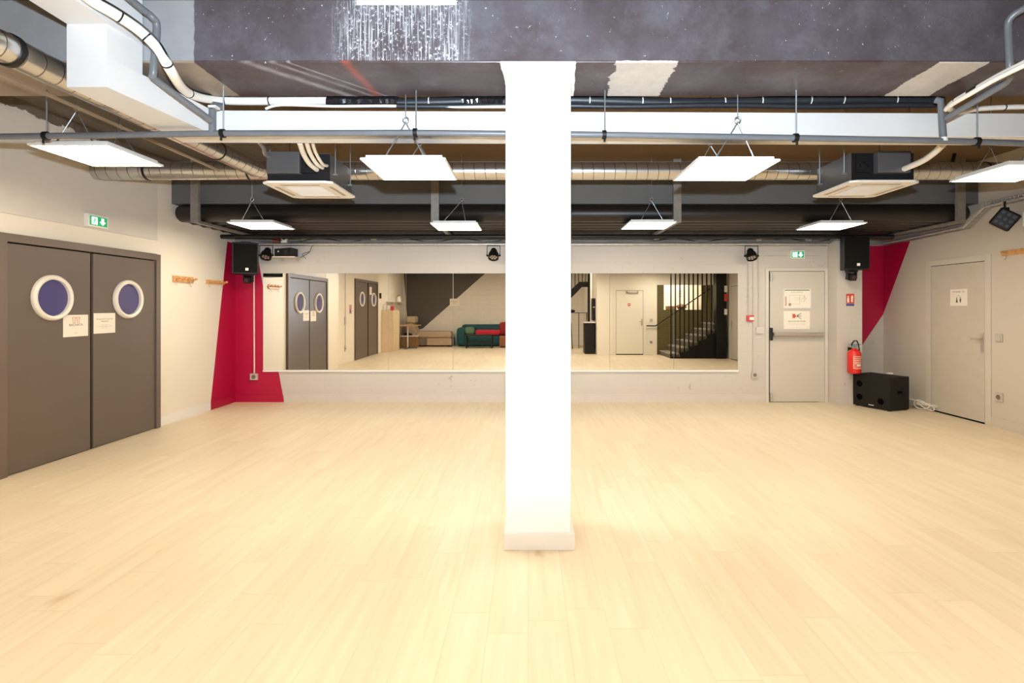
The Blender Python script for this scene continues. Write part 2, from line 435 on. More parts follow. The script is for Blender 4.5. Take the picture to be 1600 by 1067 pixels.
m.m = 1; m.prism([(4.94, 3.42), (1.06, 3.42), (4.17, 0.67), (4.55, 0.55), (4.78, 0.9), (4.94, 2.9)], -0.01, 0.002)
struct(m.build('wall_rear', [rearm, charcoal]), 'rear block wall with a charcoal painted triangle, seen in the mirror')
# wall with the cream door, beside the camera
creamw = plain('cream_wall_paint', (0.80, 0.75, 0.66), 0.6, var=0.03, scale=1.5)
m = MB(); m.box(2.2, 4.1, -0.1, 0.05, 0, CEIL); m.box(2.2, 2.32, REAR, -0.1, 0, CEIL); m.box(2.2, 2.58, 0.05, 0.075, 0, CEIL)
m.box(4.1, 5.9, -0.1, 0.0, 2.22, CEIL)
struct(m.build('wall_door', creamw), 'cream wall with the cream door beside the stairs')
m = MB(); m.box(4.1, 5.9, -0.1, 0.0, 0, 1.43); m.box(4.1, 4.33, -0.1, 0.0, 1.43, 2.22); m.box(5.55, 5.9, -0.1, 0.0, 1.43, 2.22)
struct(m.build('wall_stair', olive), 'olive brick wall behind the stairs with an opening')
struct(MB().box(4.1, 4.15, -0.95, -0.1, 0, CEIL).build('wall_stair_side', creamw), 'cream side wall of the space behind the stairs')
struct(MB().box(4.0, 5.9, -1.05, -0.95, 0, CEIL).build('wall_stair_far', creamw), 'cream wall seen through the opening behind the stairs')

struct(MB().box(-5.0, 5.9, 3.3, 3.83, 3.03, CEIL).build('beam', beamm, bevel=0.006), 'wide dark painted ceiling beam with cement patches above the pillar', 'beam')
struct(MB().box(-4.67, 5.9, 6.96, 7.45, 2.865, CEIL).build('beam_rear', concm), 'grey concrete beam above the black pipes', 'beam')
struct(MB().box(-0.14, 0.268, 3.315, 3.72, 0, 3.03).build('pillar', pillarm, bevel=0.008), 'square white painted pillar in the middle of the room', 'pillar')
struct(MB().box(-0.152, 0.290, 3.297, 3.735, 0, 0.106).build('baseboard_pillar', plain('pillar_base', (0.74, 0.71, 0.68), 0.5), bevel=0.004), 'white skirting round the foot of the pillar', 'baseboard')
bb = MB(WB); bb.box(-3.888, 3.80, 0, 0.12, 0, 0.012); bb.box(4.63, 4.78, 0, 0.12, 0, 0.012)
bb.m = 1; bb.prism([(-4.66, 0), (-3.888, 0), (-3.91, 0.12), (-4.66, 0.12)], 0, 0.012)
struct(bb.build('baseboard_back', [plain('skirting', (0.58, 0.53, 0.48), 0.5), crimson]), 'painted skirting under the mirror wall', 'baseboard')
bb = MB(WL); bb.box(6.70, 7.8, 0, 0.12, 0, 0.012); bb.m = 1; bb.box(7.8, 8.46, 0, 0.12, 0, 0.012)
struct(bb.build('baseboard_left', [white, crimson]), 'cream and crimson skirting on the left wall', 'baseboard')
bb = MB(WR); bb.box(-8.8, -7.84, 0, 0.12, 0, 0.012); bb.box(-6.78, -2.5, 0, 0.12, 0, 0.012)
struct(bb.build('baseboard_right', rightm), 'grey-beige skirting on the right wall', 'baseboard')
struct(MB(WP).box(4.775, 5.175, 0, 0.12, 0, 0.012).build('baseboard_pier', backm), 'skirting on the wall pier', 'baseboard')
# raised panel over the double door, ledge under the mirror
struct(MB(WL).box(4.2, 6.67, 2.35, 3.30, 0, 0.018).build('trim_1', plain('overdoor_paint', (0.70, 0.655, 0.60), 0.6, var=0.03)), 'raised wall panel above the taupe double door', 'trim')
m = MB(WB); m.box(-4.215, 3.345, 0.485, 0.512, 0, 0.03)
struct(m.build('trim_2', white), 'narrow white ledge under the wall mirror', 'trim')
m = MB(WB); m.box(4.772, 4.779, 0.12, 2.50, 0, 0.01); m.box(3.78, 4.66, 2.325, 2.337, 0, 0.006)
struct(m.build('trim_3', plain('trim_taupe', (0.46, 0.42, 0.37), 0.6)), 'thin moulding round the grey emergency door', 'trim')  # moulding a little darker than the wall and door frame

# ------------------------------------------------------------------ doors
def double_door(idx, F, a0, a1, g, top, holes, zc, label, gw=0.019):
    r = thing('door_%d' % idx, label, 'door', F.p((a0+a1)/2, 0, 0), kind='structure')
    m = MB(F); fw = 0.075
    m.box(a0, a0+fw, 0, top, 0, 0.05); m.box(a1-fw, a1, 0, top, 0, 0.05); m.box(a0+fw, a1-fw, top-fw, top, 0, 0.05)
    m.build('door_frame', taupeframe, r, bevel=0.003)
    MB(F).box(a0+fw, a1-fw, 0.0, top-fw, 0.0, 0.006).build('door_gap', dark, r)
    for (x0, x1), h in zip(((a0+fw+0.008, g-gw), (g+gw, a1-fw-0.008)), holes):
        lf = MB(F).box(x0, x1, 0.008, top-fw-0.012, 0.004, 0.03).build('door_leaf', taupe, r, bevel=0.002)
        R = 0.222
        MB(F).lathe(h, zc, [(R, 0.03), (R, 0.05), (R-0.006, 0.062), (R-0.018, 0.070), (R-0.034, 0.068), (R-0.044, 0.060), (R-0.044, 0.031)], 48).build('porthole_rim', rim, lf, smooth=True)
        MB(F).disc(h, zc, R-0.043, 0.0325, 48).build('porthole_glass', glassblue, lf)
    return r
double_door(1, WL, 4.64, 6.685, 5.65, 2.17, (5.176, 6.155), 1.602, 'taupe double door with two round cream-rimmed portholes, nearest the camera')
double_door(2, WLR, -0.42, 1.82, 0.62, 2.33, (0.06, 1.25), 1.75, 'further taupe double door with portholes, seen in the mirror', 0.055)

def notice(F, a0, a1, b0, b1, label, name='notice', c=0.031, mat=paper, group=None):
    r = thing(name, label, 'sign', F.p((a0+a1)/2, b0, c), group)
    MB(F).box(a0, a1, b0, b1, c, c+0.0015).build('sheet', mat, r)
    return r, c+0.0022
r, c = notice(WL, 5.30, 5.60, 1.210, 1.432, 'white notice with two red shirt outlines on the left leaf of the taupe double door')
text('lettering', 'BACHATA', WL, 5.45, 1.318, c, 0.036, ink, r)
sh = MB(WL)
for k in (5.425, 5.475):
    o = [(-0.02, 0.03), (-0.008, 0.034), (0.008, 0.034), (0.02, 0.03), (0.017, 0.018), (0.012, 0.02), (0.012, -0.025), (-0.012, -0.025), (-0.012, 0.02), (-0.017, 0.018)]
    for i in range(len(o)):
        p, q = o[i], o[(i+1) % len(o)]
        sh.tube([(k+p[0], 1.376+p[1], c), (k+q[0], 1.376+q[1], c)], 0.0018, 5)
sh.build('drawing', inkred, r)
text('small_print', 'SD', WL, 5.45, 1.24, c, 0.018, inksoft, r)
r, c = notice(WL, 5.672, 5.968, 1.226, 1.446, 'white text notice on the right leaf of the taupe double door')
text('lettering', 'Ne pas entrer avec des\nchaussures', WL, 5.82, 1.375, c, 0.024, ink, r)
text('small_print', 'dans les salles\nMerci de vous changer au vestiaire\navant le cours', WL, 5.82, 1.312, c, 0.015, inksoft, r)
text('symbol', 'i', WL, 5.82, 1.408, c, 0.026, inksoft, r)

# grey emergency door on the mirror wall
r = thing('door_3', 'plain grey-white emergency door with a push bar right of the mirror', 'door', (4.27, BACK, 0), kind='structure')
m = MB(WB); m.box(3.775, 3.835, 0, 2.12, 0, 0.02); m.box(4.725, 4.775, 0, 2.12, 0, 0.0); m.box(3.835, 4.70, 2.085, 2.12, 0, 0.02)
m = MB(WB); m.box(3.78, 3.832, 0, 2.13, 0, 0.022); m.box(4.722, 4.77, 0, 2.13, 0, 0.022); m.box(3.832, 4.722, 2.085, 2.13, 0, 0.022)
m.build('door_frame', greydoor2, r, bevel=0.002)
MB(WB).box(3.832, 4.722, 0, 2.085, 0, 0.004).build('door_gap', dark, r)
lf = MB(WB).box(3.85, 4.716, 0.008, 2.078, 0.002, 0.016).build('door_leaf', greydoor, r, bevel=0.001)
m = MB(WB); m.tube([(3.88, 1.08, 0.075), (4.665, 1.08, 0.075)], 0.034, 12); m.box(4.63, 4.67, 1.045, 1.115, 0.016, 0.085)
m.build('push_bar', aluminium, lf, smooth=True)
m = MB(WB); m.box(3.835, 3.868, 0.985, 1.185, 0.016, 0.085)
m.build('latch_case', blackm, lf, bevel=0.006)
for b0 in (1.93, 0.02): MB(WB).box(3.845, 3.885, b0, b0+0.13, 0.016, 0.05).build('corner_latch', aluminium, lf, bevel=0.006)
r, c = notice(WB, 4.072, 4.49, 1.50, 1.795, 'framed evacuation plan with a green top bar on the grey emergency door', 'evacuation_plan', 0.018)
m = MB(WB); m.box(4.085, 4.478, 1.775, 1.788, c-0.001, c); m.build('green_bar', inkgreen, r)
m = MB(WB)
for (a, b, w, h) in ((4.16, 1.56, .16, .003), (4.16, 1.70, .24, .003), (4.16, 1.56, .003, .14), (4.32, 1.56, .003, .14), (4.40, 1.60, .003, .10), (4.24, 1.63, .10, .003), (4.24, 1.66, .10, .003), (4.33, 1.60, .07, .003)):
    m.box(a, a+w, b, b+h, c-0.001, c)
m.box(4.145, 4.185, 1.53, 1.575, c-0.001, c)
for q in range(5): m.box(4.35+0.017*q, 4.36+0.017*q, 1.63+0.02*(q % 3), 1.642+0.02*(q % 3), c-0.001, c)
m.build('plan_lines', inksoft, r)
MB(WB).box(4.09, 4.115, 1.53, 1.68, c-0.001, c).build('red_key', plain('pale_red_ink', (0.65, 0.38, 0.30), 0.7), r)
text('lettering', 'EVACUATION', WB, 4.28, 1.738, c, 0.03, inksoft, r)
m = MB(WB); fr = 0.012
m.box(4.066, 4.496, 1.494, 1.506, 0.016, 0.03); m.box(4.066, 4.496, 1.789, 1.801, 0.016, 0.03); m.box(4.066, 4.078, 1.506, 1.789, 0.016, 0.03); m.box(4.484, 4.496, 1.506, 1.789, 0.016, 0.03)
m.build('plan_frame', plastic, r)
r, c = notice(WB, 4.067, 4.485, 1.165, 1.45, 'white notice with a red and black emblem on the grey emergency door', c=0.018)
m = MB(WB)
m.prism([(4.205, 1.37), (4.21, 1.345), (4.24, 1.335), (4.268, 1.37), (4.24, 1.408), (4.21, 1.398)], c-0.001, c)
for y in (1.345, 1.395): m.tube([(4.25, 1.37, c), (4.20, y + (0.02 if y > 1.37 else -0.02), c)], 0.003, 5)
m.build('red_emblem', inkred, r)
m = MB(WB)
for y in (1.325, 1.37, 1.415): m.tube([(4.275, 1.37, c), (4.345, y, c)], 0.0045, 5)
m.tube([(4.27, 1.35, c), (4.30, 1.385, c), (4.285, 1.40, c)], 0.003, 5)
m.build('black_emblem', ink, r)
text('lettering', 'ISSUE DE SECOURS', WB, 4.276, 1.275, c, 0.033, ink, r)
text('small_print', 'A utiliser uniquement en cas d\'urgence', WB, 4.276, 1.24, c, 0.0175, inksoft, r)
text('footer', 'SD', WB, 4.276, 1.185, c, 0.018, inksoft, r)

# door in the right wall
def A(x, X=5.9): return -F_PX*X/(x-CX)
r = thing('door_4', 'grey-beige flush door with a lever handle in the right wall', 'door', (5.9, 7.3, 0), kind='structure')
m = MB(WR); m.box(-7.86, -7.765, 0, 2.19, 0, 0.014); m.box(-6.845, -6.76, 0, 2.19, 0, 0.014); m.box(-7.765, -6.845, 2.11, 2.19, 0, 0.014)
m.build('door_frame', plain('right_door_frame', (0.60, 0.55, 0.48), 0.5), r, bevel=0.002)
MB(WR).box(-7.765, -6.845, 0, 2.11, 0, 0.002).build('door_gap', dark, r)
lf = MB(WR).box(-7.755, -6.853, 0.022, 2.102, 0.001, 0.009).build('door_leaf', plain('right_door_paint', (0.54, 0.49, 0.42), 0.45), r)
m = MB(WR); m.box(-6.905, -6.865, 0.93, 1.17, 0.009, 0.018); m.tube([(-6.885, 1.09, 0.01), (-6.885, 1.09, 0.055), (-7.01, 1.095, 0.06)], 0.009, 8)
m.build('lever_handle', aluminium, lf, smooth=True)
r, c = notice(WR, -7.41, -7.12, 1.53, 1.757, 'white changing room notice with a hanger and two figures on the right wall door', c=0.0095)
text('lettering', 'VESTIAIRES - WC', WR, -7.265, 1.712, c, 0.028, ink, r)
for x, up in ((-7.295, 1), (-7.235, 0)):
    m = MB(WR)
    m.disc(x, 1.635, 0.009, c)
    if up: m.prism([(x-0.006, 1.625), (x+0.006, 1.625), (x+0.016, 1.575), (x-0.016, 1.575)], c-0.001, c)
    else: m.prism([(x-0.015, 1.622), (x+0.015, 1.622), (x+0.004, 1.572), (x-0.004, 1.572)], c-0.001, c)
    m.build('figure', ink, r)
m = MB(WR); m.tube([(-7.265, 1.685, c), (-7.265, 1.672, c), (-7.31, 1.652, c), (-7.22, 1.652, c), (-7.265, 1.672, c)], 0.002, 5)
m.build('hanger_drawing', inksoft, r)

# mirror-side doors : cream door and the far grey door
r = thing('door_5', 'cream door with a closer and a round red sign, seen in the mirror', 'door', (3.22, 0.05, 0), kind='structure')
m = MB(WD); m.box(-3.75, -3.66, 0, 2.13, 0, 0.02); m.box(-2.79, -2.70, 0, 2.13, 0, 0.02); m.box(-3.66, -2.79, 2.045, 2.13, 0, 0.02)
m.build('door_frame', creamdoor, r)
MB(WD).box(-3.66, -2.79, 0, 2.045, 0, 0.003).build('door_gap', dark, r)
lf = MB(WD).box(-3.65, -2.80, 0.03, 2.035, 0.001, 0.014).build('door_leaf', creamdoor, r)
m = MB(WD); m.box(-3.50, -3.12, 1.96, 1.99, 0.05, 0.075); m.box(-3.50, -3.47, 1.96, 2.05, 0.014, 0.075); m.box(-3.15, -3.12, 1.96, 2.05, 0.014, 0.075)
m.build('door_closer', aluminium, lf)
m = MB(WD); m.box(-3.63, -3.59, 0.93, 1.14, 0.014, 0.024); m.tube([(-3.61, 1.06, 0.02), (-3.61, 1.06, 0.06), (-3.50, 1.06, 0.06)], 0.009, 8)
m.build('lever_handle', aluminium, lf, smooth=True)
r2 = thing('no_entry_sign', 'small round red sign on the cream door, seen in the mirror', 'sign', (3.21, 0.065, 1.6))
MB(WD).lathe(-3.21, 1.59, [(0.001, 0.016), (0.05, 0.016), (0.05, 0.014)], 24).build('disc', inkred, r2)
MB(WD).box(-3.24, -3.18, 1.58, 1.60, 0.0161, 0.017).build('bar', paper, r2)
r = thing('door_6', 'grey-beige door in the right wall beside the black stair post, seen in the mirror', 'door', (5.9, 2.0, 0), kind='structure')
m = MB(WR); m.box(-2.6, -2.52, 0, 2.2, 0, 0.02); m.box(-1.46, -1.38, 0, 2.2, 0, 0.02); m.box(-2.52, -1.46, 2.12, 2.2, 0, 0.02)
m.build('door_frame', greydoor2, r)
MB(WR).box(-2.52, -1.46, 0, 2.12, 0, 0.003).build('door_gap', dark, r)
lf = MB(WR).box(-2.51, -1.47, 0.02, 2.11, 0.001, 0.012).build('door_leaf', greydoor, r)
m = MB(WR); m.box(-1.62, -1.58, 0.9, 1.14, 0.012, 0.022); m.tube([(-1.60, 1.06, 0.02), (-1.60, 1.06, 0.06), (-1.72, 1.06, 0.06)], 0.009, 8)
m.build('lever_handle', aluminium, lf, smooth=True)

# ------------------------------------------------------------------ mirror
seams = [411, 509, 607, 708, 808, 853, 952.4, 1052.8, 1153]
where = ['leftmost mirror panel, beside the crimson corner', 'mirror panel reflecting the further double door', 'mirror panel reflecting the tall cabinet and the beige daybed',
         'mirror panel reflecting the teal sofa', 'narrow mirror panel directly behind the pillar', 'mirror panel just right of the pillar reflecting the black cabinet',
         'mirror panel reflecting the cream door', 'rightmost mirror panel, reflecting the black staircase']
for i in range(8):
    x0, x1 = [(p-CX)*(BACK-0.006)/F_PX for p in seams[i:i+2]]
    r = thing('wall_mirror', where[i], 'mirror', ((x0+x1)/2, BACK, 0.512), 'wall mirror panels')
    MB(WB).box(x0+0.001, x1-0.001, 0.513, 2.05, 0.0, 0.0055).build('glass_edge', mirroredge, r)
    MB(WB).face([(x0+0.002, 0.514, 0.006), (x1-0.002, 0.514, 0.006), (x1-0.002, 2.049, 0.006), (x0+0.002, 2.049, 0.006)]).build('silvered_face', mirror, r)

# ------------------------------------------------------------------ duct casing and overhead pipes
r = thing('duct_casing', 'white boxed duct casing crossing under the dark beam', 'duct casing', (0, 3.96, 2.77))
MB().hexa([(-2.64, 3.86, 2.77), (5.895, 3.95, 2.77), (5.895, 4.16, 2.77), (-2.64, 4.07, 2.77)], [(-2.64, 3.86, 2.942), (5.895, 3.95, 2.942), (5.895, 4.16, 2.942), (-2.64, 4.07, 2.942)]).build('cross_box', board, r, bevel=0.003)
m = MB()
m.hexa([(-2.64, 3.04, 2.77), (-2.41, 3.04, 2.77), (-2.30, 3.86, 2.77), (-2.62, 3.86, 2.77)], [(-2.64, 3.04, 2.945), (-2.41, 3.04, 2.945), (-2.30, 3.86, 2.945), (-2.62, 3.86, 2.945)])
m.hexa([(-2.64, 3.04, 2.945), (-2.41, 3.04, 2.945), (-2.388, 3.29, 2.945), (-2.64, 3.29, 2.945)], [(-2.64, 3.04, 3.13), (-2.41, 3.04, 3.13), (-2.388, 3.29, 3.13), (-2.64, 3.29, 3.13)])
m.hexa([(-2.60, 0.6, 3.13), (-2.37, 0.6, 3.13), (-2.388, 3.29, 3.13), (-2.64, 3.29, 3.13)], [(-2.60, 0.6, 3.41), (-2.37, 0.6, 3.41), (-2.388, 3.29, 3.41), (-2.64, 3.29, 3.41)])
m.build('side_box', board, r)

# horizontal PVC drain with hangers
def pv(px, py, Y): return at(px, py, Y)
pts = [pv(-260, 217, 3.72), pv(150, 211.5, 3.72), pv(340, 208.5, 3.72), pv(650, 207.5, 3.72), pv(944, 210.5, 3.72), pv(1240, 215.5, 3.72), pv(1470, 220, 3.72), pv(1700, 227, 3.72), pv(2138, 238, 3.72)]
r = thing('drain_pipe', 'long grey plastic drain pipe hung in front of the white duct casing', 'pipe', (0, 3.72, 2.72))
MB().tube(pts, 0.022, 12).build('pipe', pvc, r, smooth=True)
m = MB(); m.tube([pv(332, 208, 3.72), pv(332, 172, 3.72)], 0.024, 12); m.tube([pv(332, 172, 3.72), pv(336, 164, 3.74), pv(346, 166, 3.80)], 0.024, 12)
m.build('riser', pvc, r, smooth=True)
m = MB(); m.tube([pv(1474, 219, 3.72), pv(1470, 158, 3.72), pv(1462, 156, 3.74)], 0.023, 12); m.build('riser', pvc, r, smooth=True)
m = MB(); m.box(*[v for ab in ((pv(326, 165, 3.70)[0], pv(338, 165, 3.70)[0]), (3.69, 3.745), (2.90, 2.915)) for v in ab]); m.build('pale_joint', pvcw, r); m = MB(); m.tube([pv(1474, 215, 3.72), pv(1474, 221, 3.72)], 0.026, 12)
m.build('pale_joint', pvcw, r)
place = ['by the left duct', 'beside the left riser', 'over the lit panel left of the pillar', 'just right of the pillar', 'between the right panel and cassette', 'at the right end of the drain']
for (x, y), w in zip(((72, 212.5), (348, 208.5), (649, 207.5), (944, 210.5), (1243, 215.5), (1526, 221.5)), place):
    X, Y, Z = at(x, y, 3.72)
    r = thing('pipe_hanger', 'rod hanger with black clamp, ' + w, 'pipe hanger', (X, Y, Z), 'drain pipe hangers')
    MB().tube([(X+0.005, Y, Z+0.02), (X+0.005, Y, 3.035)], 0.005, 6).build('rod', rod, r)
    m = MB(); m.tube([(X-0.014, Y, Z), (X+0.014, Y, Z)], 0.031, 14); m.tube([(X, Y-0.02, Z-0.03), (X, Y-0.02, Z-0.055)], 0.008, 8)
    m.build('clamp', black, r)
# other overhead pipes
r = tag(MB().tube(smoothpath([(-2.30, 2.2, 3.34), at(205, 0, 3.08), at(238, 27, 3.20), at(245, 45, 3.24), at(240, 112, 3.24), at(248, 128, 3.30), at(330, 188, 3.66)], 4), 0.021, 12).build('waste_pipe', pvc, smooth=True),
        'grey plastic waste pipe bending down beside the left white casing', 'pipe')
m = MB(); P = smoothpath([at(120, -18, 2.75), at(145, 2, 2.85), at(180, 22, 2.95), at(217, 47, 3.05), at(246, 75, 3.12), at(265, 107, 3.17), at(286, 139, 3.5), at(312, 152, 3.72), at(350, 157, 3.92), at(400, 158, 3.95), at(455, 157, 3.95), at(515, 157, 3.95)], 5)
r = thing('insulated_pipe', 'white insulated pipe curving down from the left then running to black tape', 'pipe', (-1.9, 3.9, 2.98))
MB().tube(P, 0.030, 12).build('foam_sleeve', insul, r, smooth=True)
m = MB(); m.tube([(p[0]+0.020, p[1]-0.012, p[2]+0.026) for p in P[:42]], 0.006, 6); m.build('black_cable', black, r)
for k in (11, 17, 24, 32, 40, 47):
    a, b = Vector(P[k]), Vector(P[k+1]); d = (b-a).normalized()*0.004
    MB().tube([tuple(a-d), tuple(a+d)], 0.0325, 12).build('cable_tie', black, r)
tag(MB().tube(smoothpath([at(415, 170, 3.93), at(440, 164, 3.93), at(520, 166, 3.93), at(600, 165.5, 3.93), at(700, 167, 3.93), at(790, 167, 3.93)], 4), 0.010, 8).build('thin_pipe', insul, smooth=True),
    'thin white pipe lying on the casing left of the pillar', 'pipe')
r = thing('black_pipe', 'black foam covered pipes resting along the white casing', 'pipe', (0.6, 3.98, 3.0))
Q = [at(x, 158.5+2.5*math.sin(x*0.013), 3.97+ (x-500)*0.00004) for x in range(512, 1473, 24)]
MB().tube(Q, 0.038, 12).build('foam_sleeve', blackins, r, smooth=True)
Q2 = [at(x, 165.5+1.0*math.sin(x*0.021), 3.93+ (x-500)*0.00004) for x in range(620, 1473, 24)]
MB().tube(Q2, 0.020, 10).build('lower_sleeve', blackins, r, smooth=True)
for x0, x1, ns in ((512, 622, 0), (722, 792, 1)):
    n = 26; Tp = []; Rr = []
    for k in range(n):
        x = x0+(x1-x0)*k/(n-1); Tp.append(at(x, 158.5+random.uniform(-1.2, 1.2), 3.955)); Rr.append(0.040+random.uniform(-0.004, 0.012)*(0.3 + 0.7*k/(n-1)))
    MB().tube(Tp, Rr, 9).build('crinkled_tape', plain('glossy_black_tape', (0.012, 0.012, 0.014), 0.12, var=0.3), r)
for x in (671, 805, 921, 1003, 1046, 1131, 1189, 1265, 1316, 1398):
    X, Y, Z = at(x, 158.5+2.5*math.sin(x*0.013), 3.97+(x-500)*0.00004); MB().tube([(X-0.004, Y, Z), (X+0.004, Y, Z)], 0.041, 12).build('pale_tie', pvcw, r)
# right cluster
tag(MB().tube(smoothpath([at(1622, 2, 3.10), at(1600, 13, 3.17), at(1580, 27, 3.22), at(1575, 45, 3.24), at(1578, 108, 3.24), at(1575, 125, 3.30), at(1556, 139, 3.38), at(1478, 185, 3.69)], 4), 0.021, 12).build('waste_pipe', pvc, smooth=True),
    'grey plastic waste pipe bending down at the top right corner', 'pipe')
r = thing('insulated_pipe', 'white insulated pipe with a black joint at the top right', 'pipe', (2.85, 3.3, 2.9))
P = smoothpath([at(1660, 70, 2.75), at(1600, 99, 2.95), at(1560, 119, 3.12), at(1522, 141, 3.30), at(1490, 160, 3.50), at(1484, 169, 3.62), at(1496, 175, 3.82), at(1530, 170, 3.93), at(1600, 167, 3.94), at(1690, 168, 3.94)], 5)
MB().tube(P, 0.019, 10).build('foam_sleeve', insul, r, smooth=True)
MB().tube([(p[0]-0.024, p[1], p[2]-0.022) for p in P[:24]], 0.015, 10).build('second_sleeve', insul, r, smooth=True)
MB().tube([tuple(Vector(P[14])), tuple(Vector(P[16]))], 0.024, 12).build('black_joint', black, r)
for k in (4, 19, 38, 40): MB().tube([tuple(Vector(P[k])), tuple(Vector(P[k])*0.9+Vector(P[k+1])*0.1)], 0.022, 12).build('cable_tie', black, r)
tag(MB().tube(smoothpath([at(1473, 226, 4.20), at(1458, 240, 4.40), at(1440, 252, 4.60), at(1412, 264, 4.86)], 5), 0.026, 10).build('insulated_pipe', insul, smooth=True),
    'short white insulated pipe dropping from the casing to the right cassette unit', 'pipe')
tag(MB().tube(smoothpath([at(395, 212, 4.15), at(411, 230, 4.5), at(414, 241, 4.7), at(424, 247, 4.95)], 5), 0.016, 10).build('flexible_conduit', steel, smooth=True),
    'grey flexible conduit dropping from the casing to the left cassette unit', 'pipe')
for k, (dx, lb) in enumerate(((0, 'thicker white insulated hose curving down to the left cassette unit'), (11, 'second white insulated hose curving down to the left cassette unit'), (20, 'outer thin white hose curving down to the left cassette unit'))):
    tag(MB().tube(smoothpath([at(468+dx, 222, 4.15), at(474+dx, 240, 4.45), at(484+dx, 256, 4.7), at(495+dx*0.8, 265-k*3, 4.88)], 5), 0.022-0.004*k, 10).build('insulated_hose', insul, smooth=True), lb, 'pipe')

# metal ducts
r = thing('ventilation_duct', 'shiny spiral metal duct running across the room under the slab', 'duct', (0, 5.72, 2.98))
MB().tube([(-4.66, 5.72, 2.975), (5.89, 5.72, 2.975)], 0.093, 28).build('duct', ductx, r, smooth=True)
for x in (-4.1, -3.0, 4.9): MB().tube([(x, 5.72, 2.975), (x+0.02, 5.72, 2.975)], 0.099, 28).build('collar', blackm, r)
r = thing('ventilation_duct', 'shiny spiral metal duct running along the top left towards the mirror wall', 'duct', (-2.83, 4.2, 2.92))
MB().tube([(-2.85, 2.90, 2.92), (-2.85, 3.10, 2.92), (-2.79, 5.42, 2.925), (-2.77, 5.52, 2.94), (-2.70, 5.60, 2.965)], 0.083, 28).build('duct', ducty, r, smooth=True)
MB().tube([(-2.85, 2.90, 2.92), (-2.85, 2.93, 2.92)], 0.092, 28).build('collar', blackm, r); MB().tube([(-2.81, 4.78, 2.924), (-2.81, 4.80, 2.924)], 0.088, 28).build('collar', blackm, r)
MB().tube(smoothpath([(-2.85, 2.93, 2.92), (-2.85, 2.84, 2.92), (-2.91, 2.74, 2.92), (-3.02, 2.70, 2.92), (-3.3, 2.70, 2.92)], 4), 0.083, 28).build('elbow', ducty, r, smooth=True)
tag(MB().box(-3.03, -3.012, 2.4, 5.2, 2.838, 2.856).build('support_rail', plain('brown_rail', (0.36, 0.27, 0.18), 0.4, 0.4)), 'thin pale rail running under the left duct', 'rail')
tag(MB().tube([(5.2, 6.6, 3.1), (5.25, 6.6, 3.2), (5.3, 6.6, 3.415)], 0.02, 8).build('cable', black), 'thick black cable hanging from the slab near the right wall', 'cable')

# black pipes under the rear beam
lb = ['front black lagged pipe of the row under the rear beam', 'second black lagged pipe of the row under the rear beam', 'third black lagged pipe of the row under the rear beam',
      'fourth black lagged pipe of the row under the rear beam', 'fifth black lagged pipe of the row under the rear beam', 'rearmost black lagged pipe of the row under the rear beam']
for i in range(6):
    y = 6.90+0.112+0.235*i
    x0, x1 = -4.62, 5.79
    z = 2.745
    o = MB().tube([(x0, y, z), (x0+0.02, y, z), (x0+0.05, y, z), (x1-0.05, y, z), (x1, y, z)], [0.05, 0.09, 0.11, 0.11, 0.06], 22).build('lagged_pipe', pipeblk, smooth=True)
    tag(o, lb[i], 'pipe', 'black pipes under the rear beam')
tag(MB().tube([(-4.62, 8.0, 2.575), (5.5, 8.0, 2.575)], 0.032, 12).build('rail', blackm, smooth=True), 'thin black rail running below the black pipes', 'rail')
for x, w, dd in ((305, 'near the left wall', 1), (680, 'behind the lit panel left of the pillar', 0), (1058, 'behind the lit panel right of the pillar', 0), (1501, 'near the right wall', 1)):
    X = (x-CX)*6.84/F_PX
    r = thing('pipe_support', 'grey steel channel strut holding the black pipes, ' + w, 'bracket', (X, 6.84, 2.60), 'steel pipe supports')
    m = MB(); m.box(X-0.05, X+0.05, 6.82, 6.83, 2.60, CEIL); m.box(X-0.05, X-0.042, 6.83, 6.87, 2.60, CEIL); m.box(X+0.042, X+0.05, 6.83, 6.87, 2.60, CEIL)
    m.build('upright', strut, r)
    m = MB(); m.box(X-0.03, X+0.03, 6.83, 8.44, 2.598, 2.63); m.build('arm', strut, r)
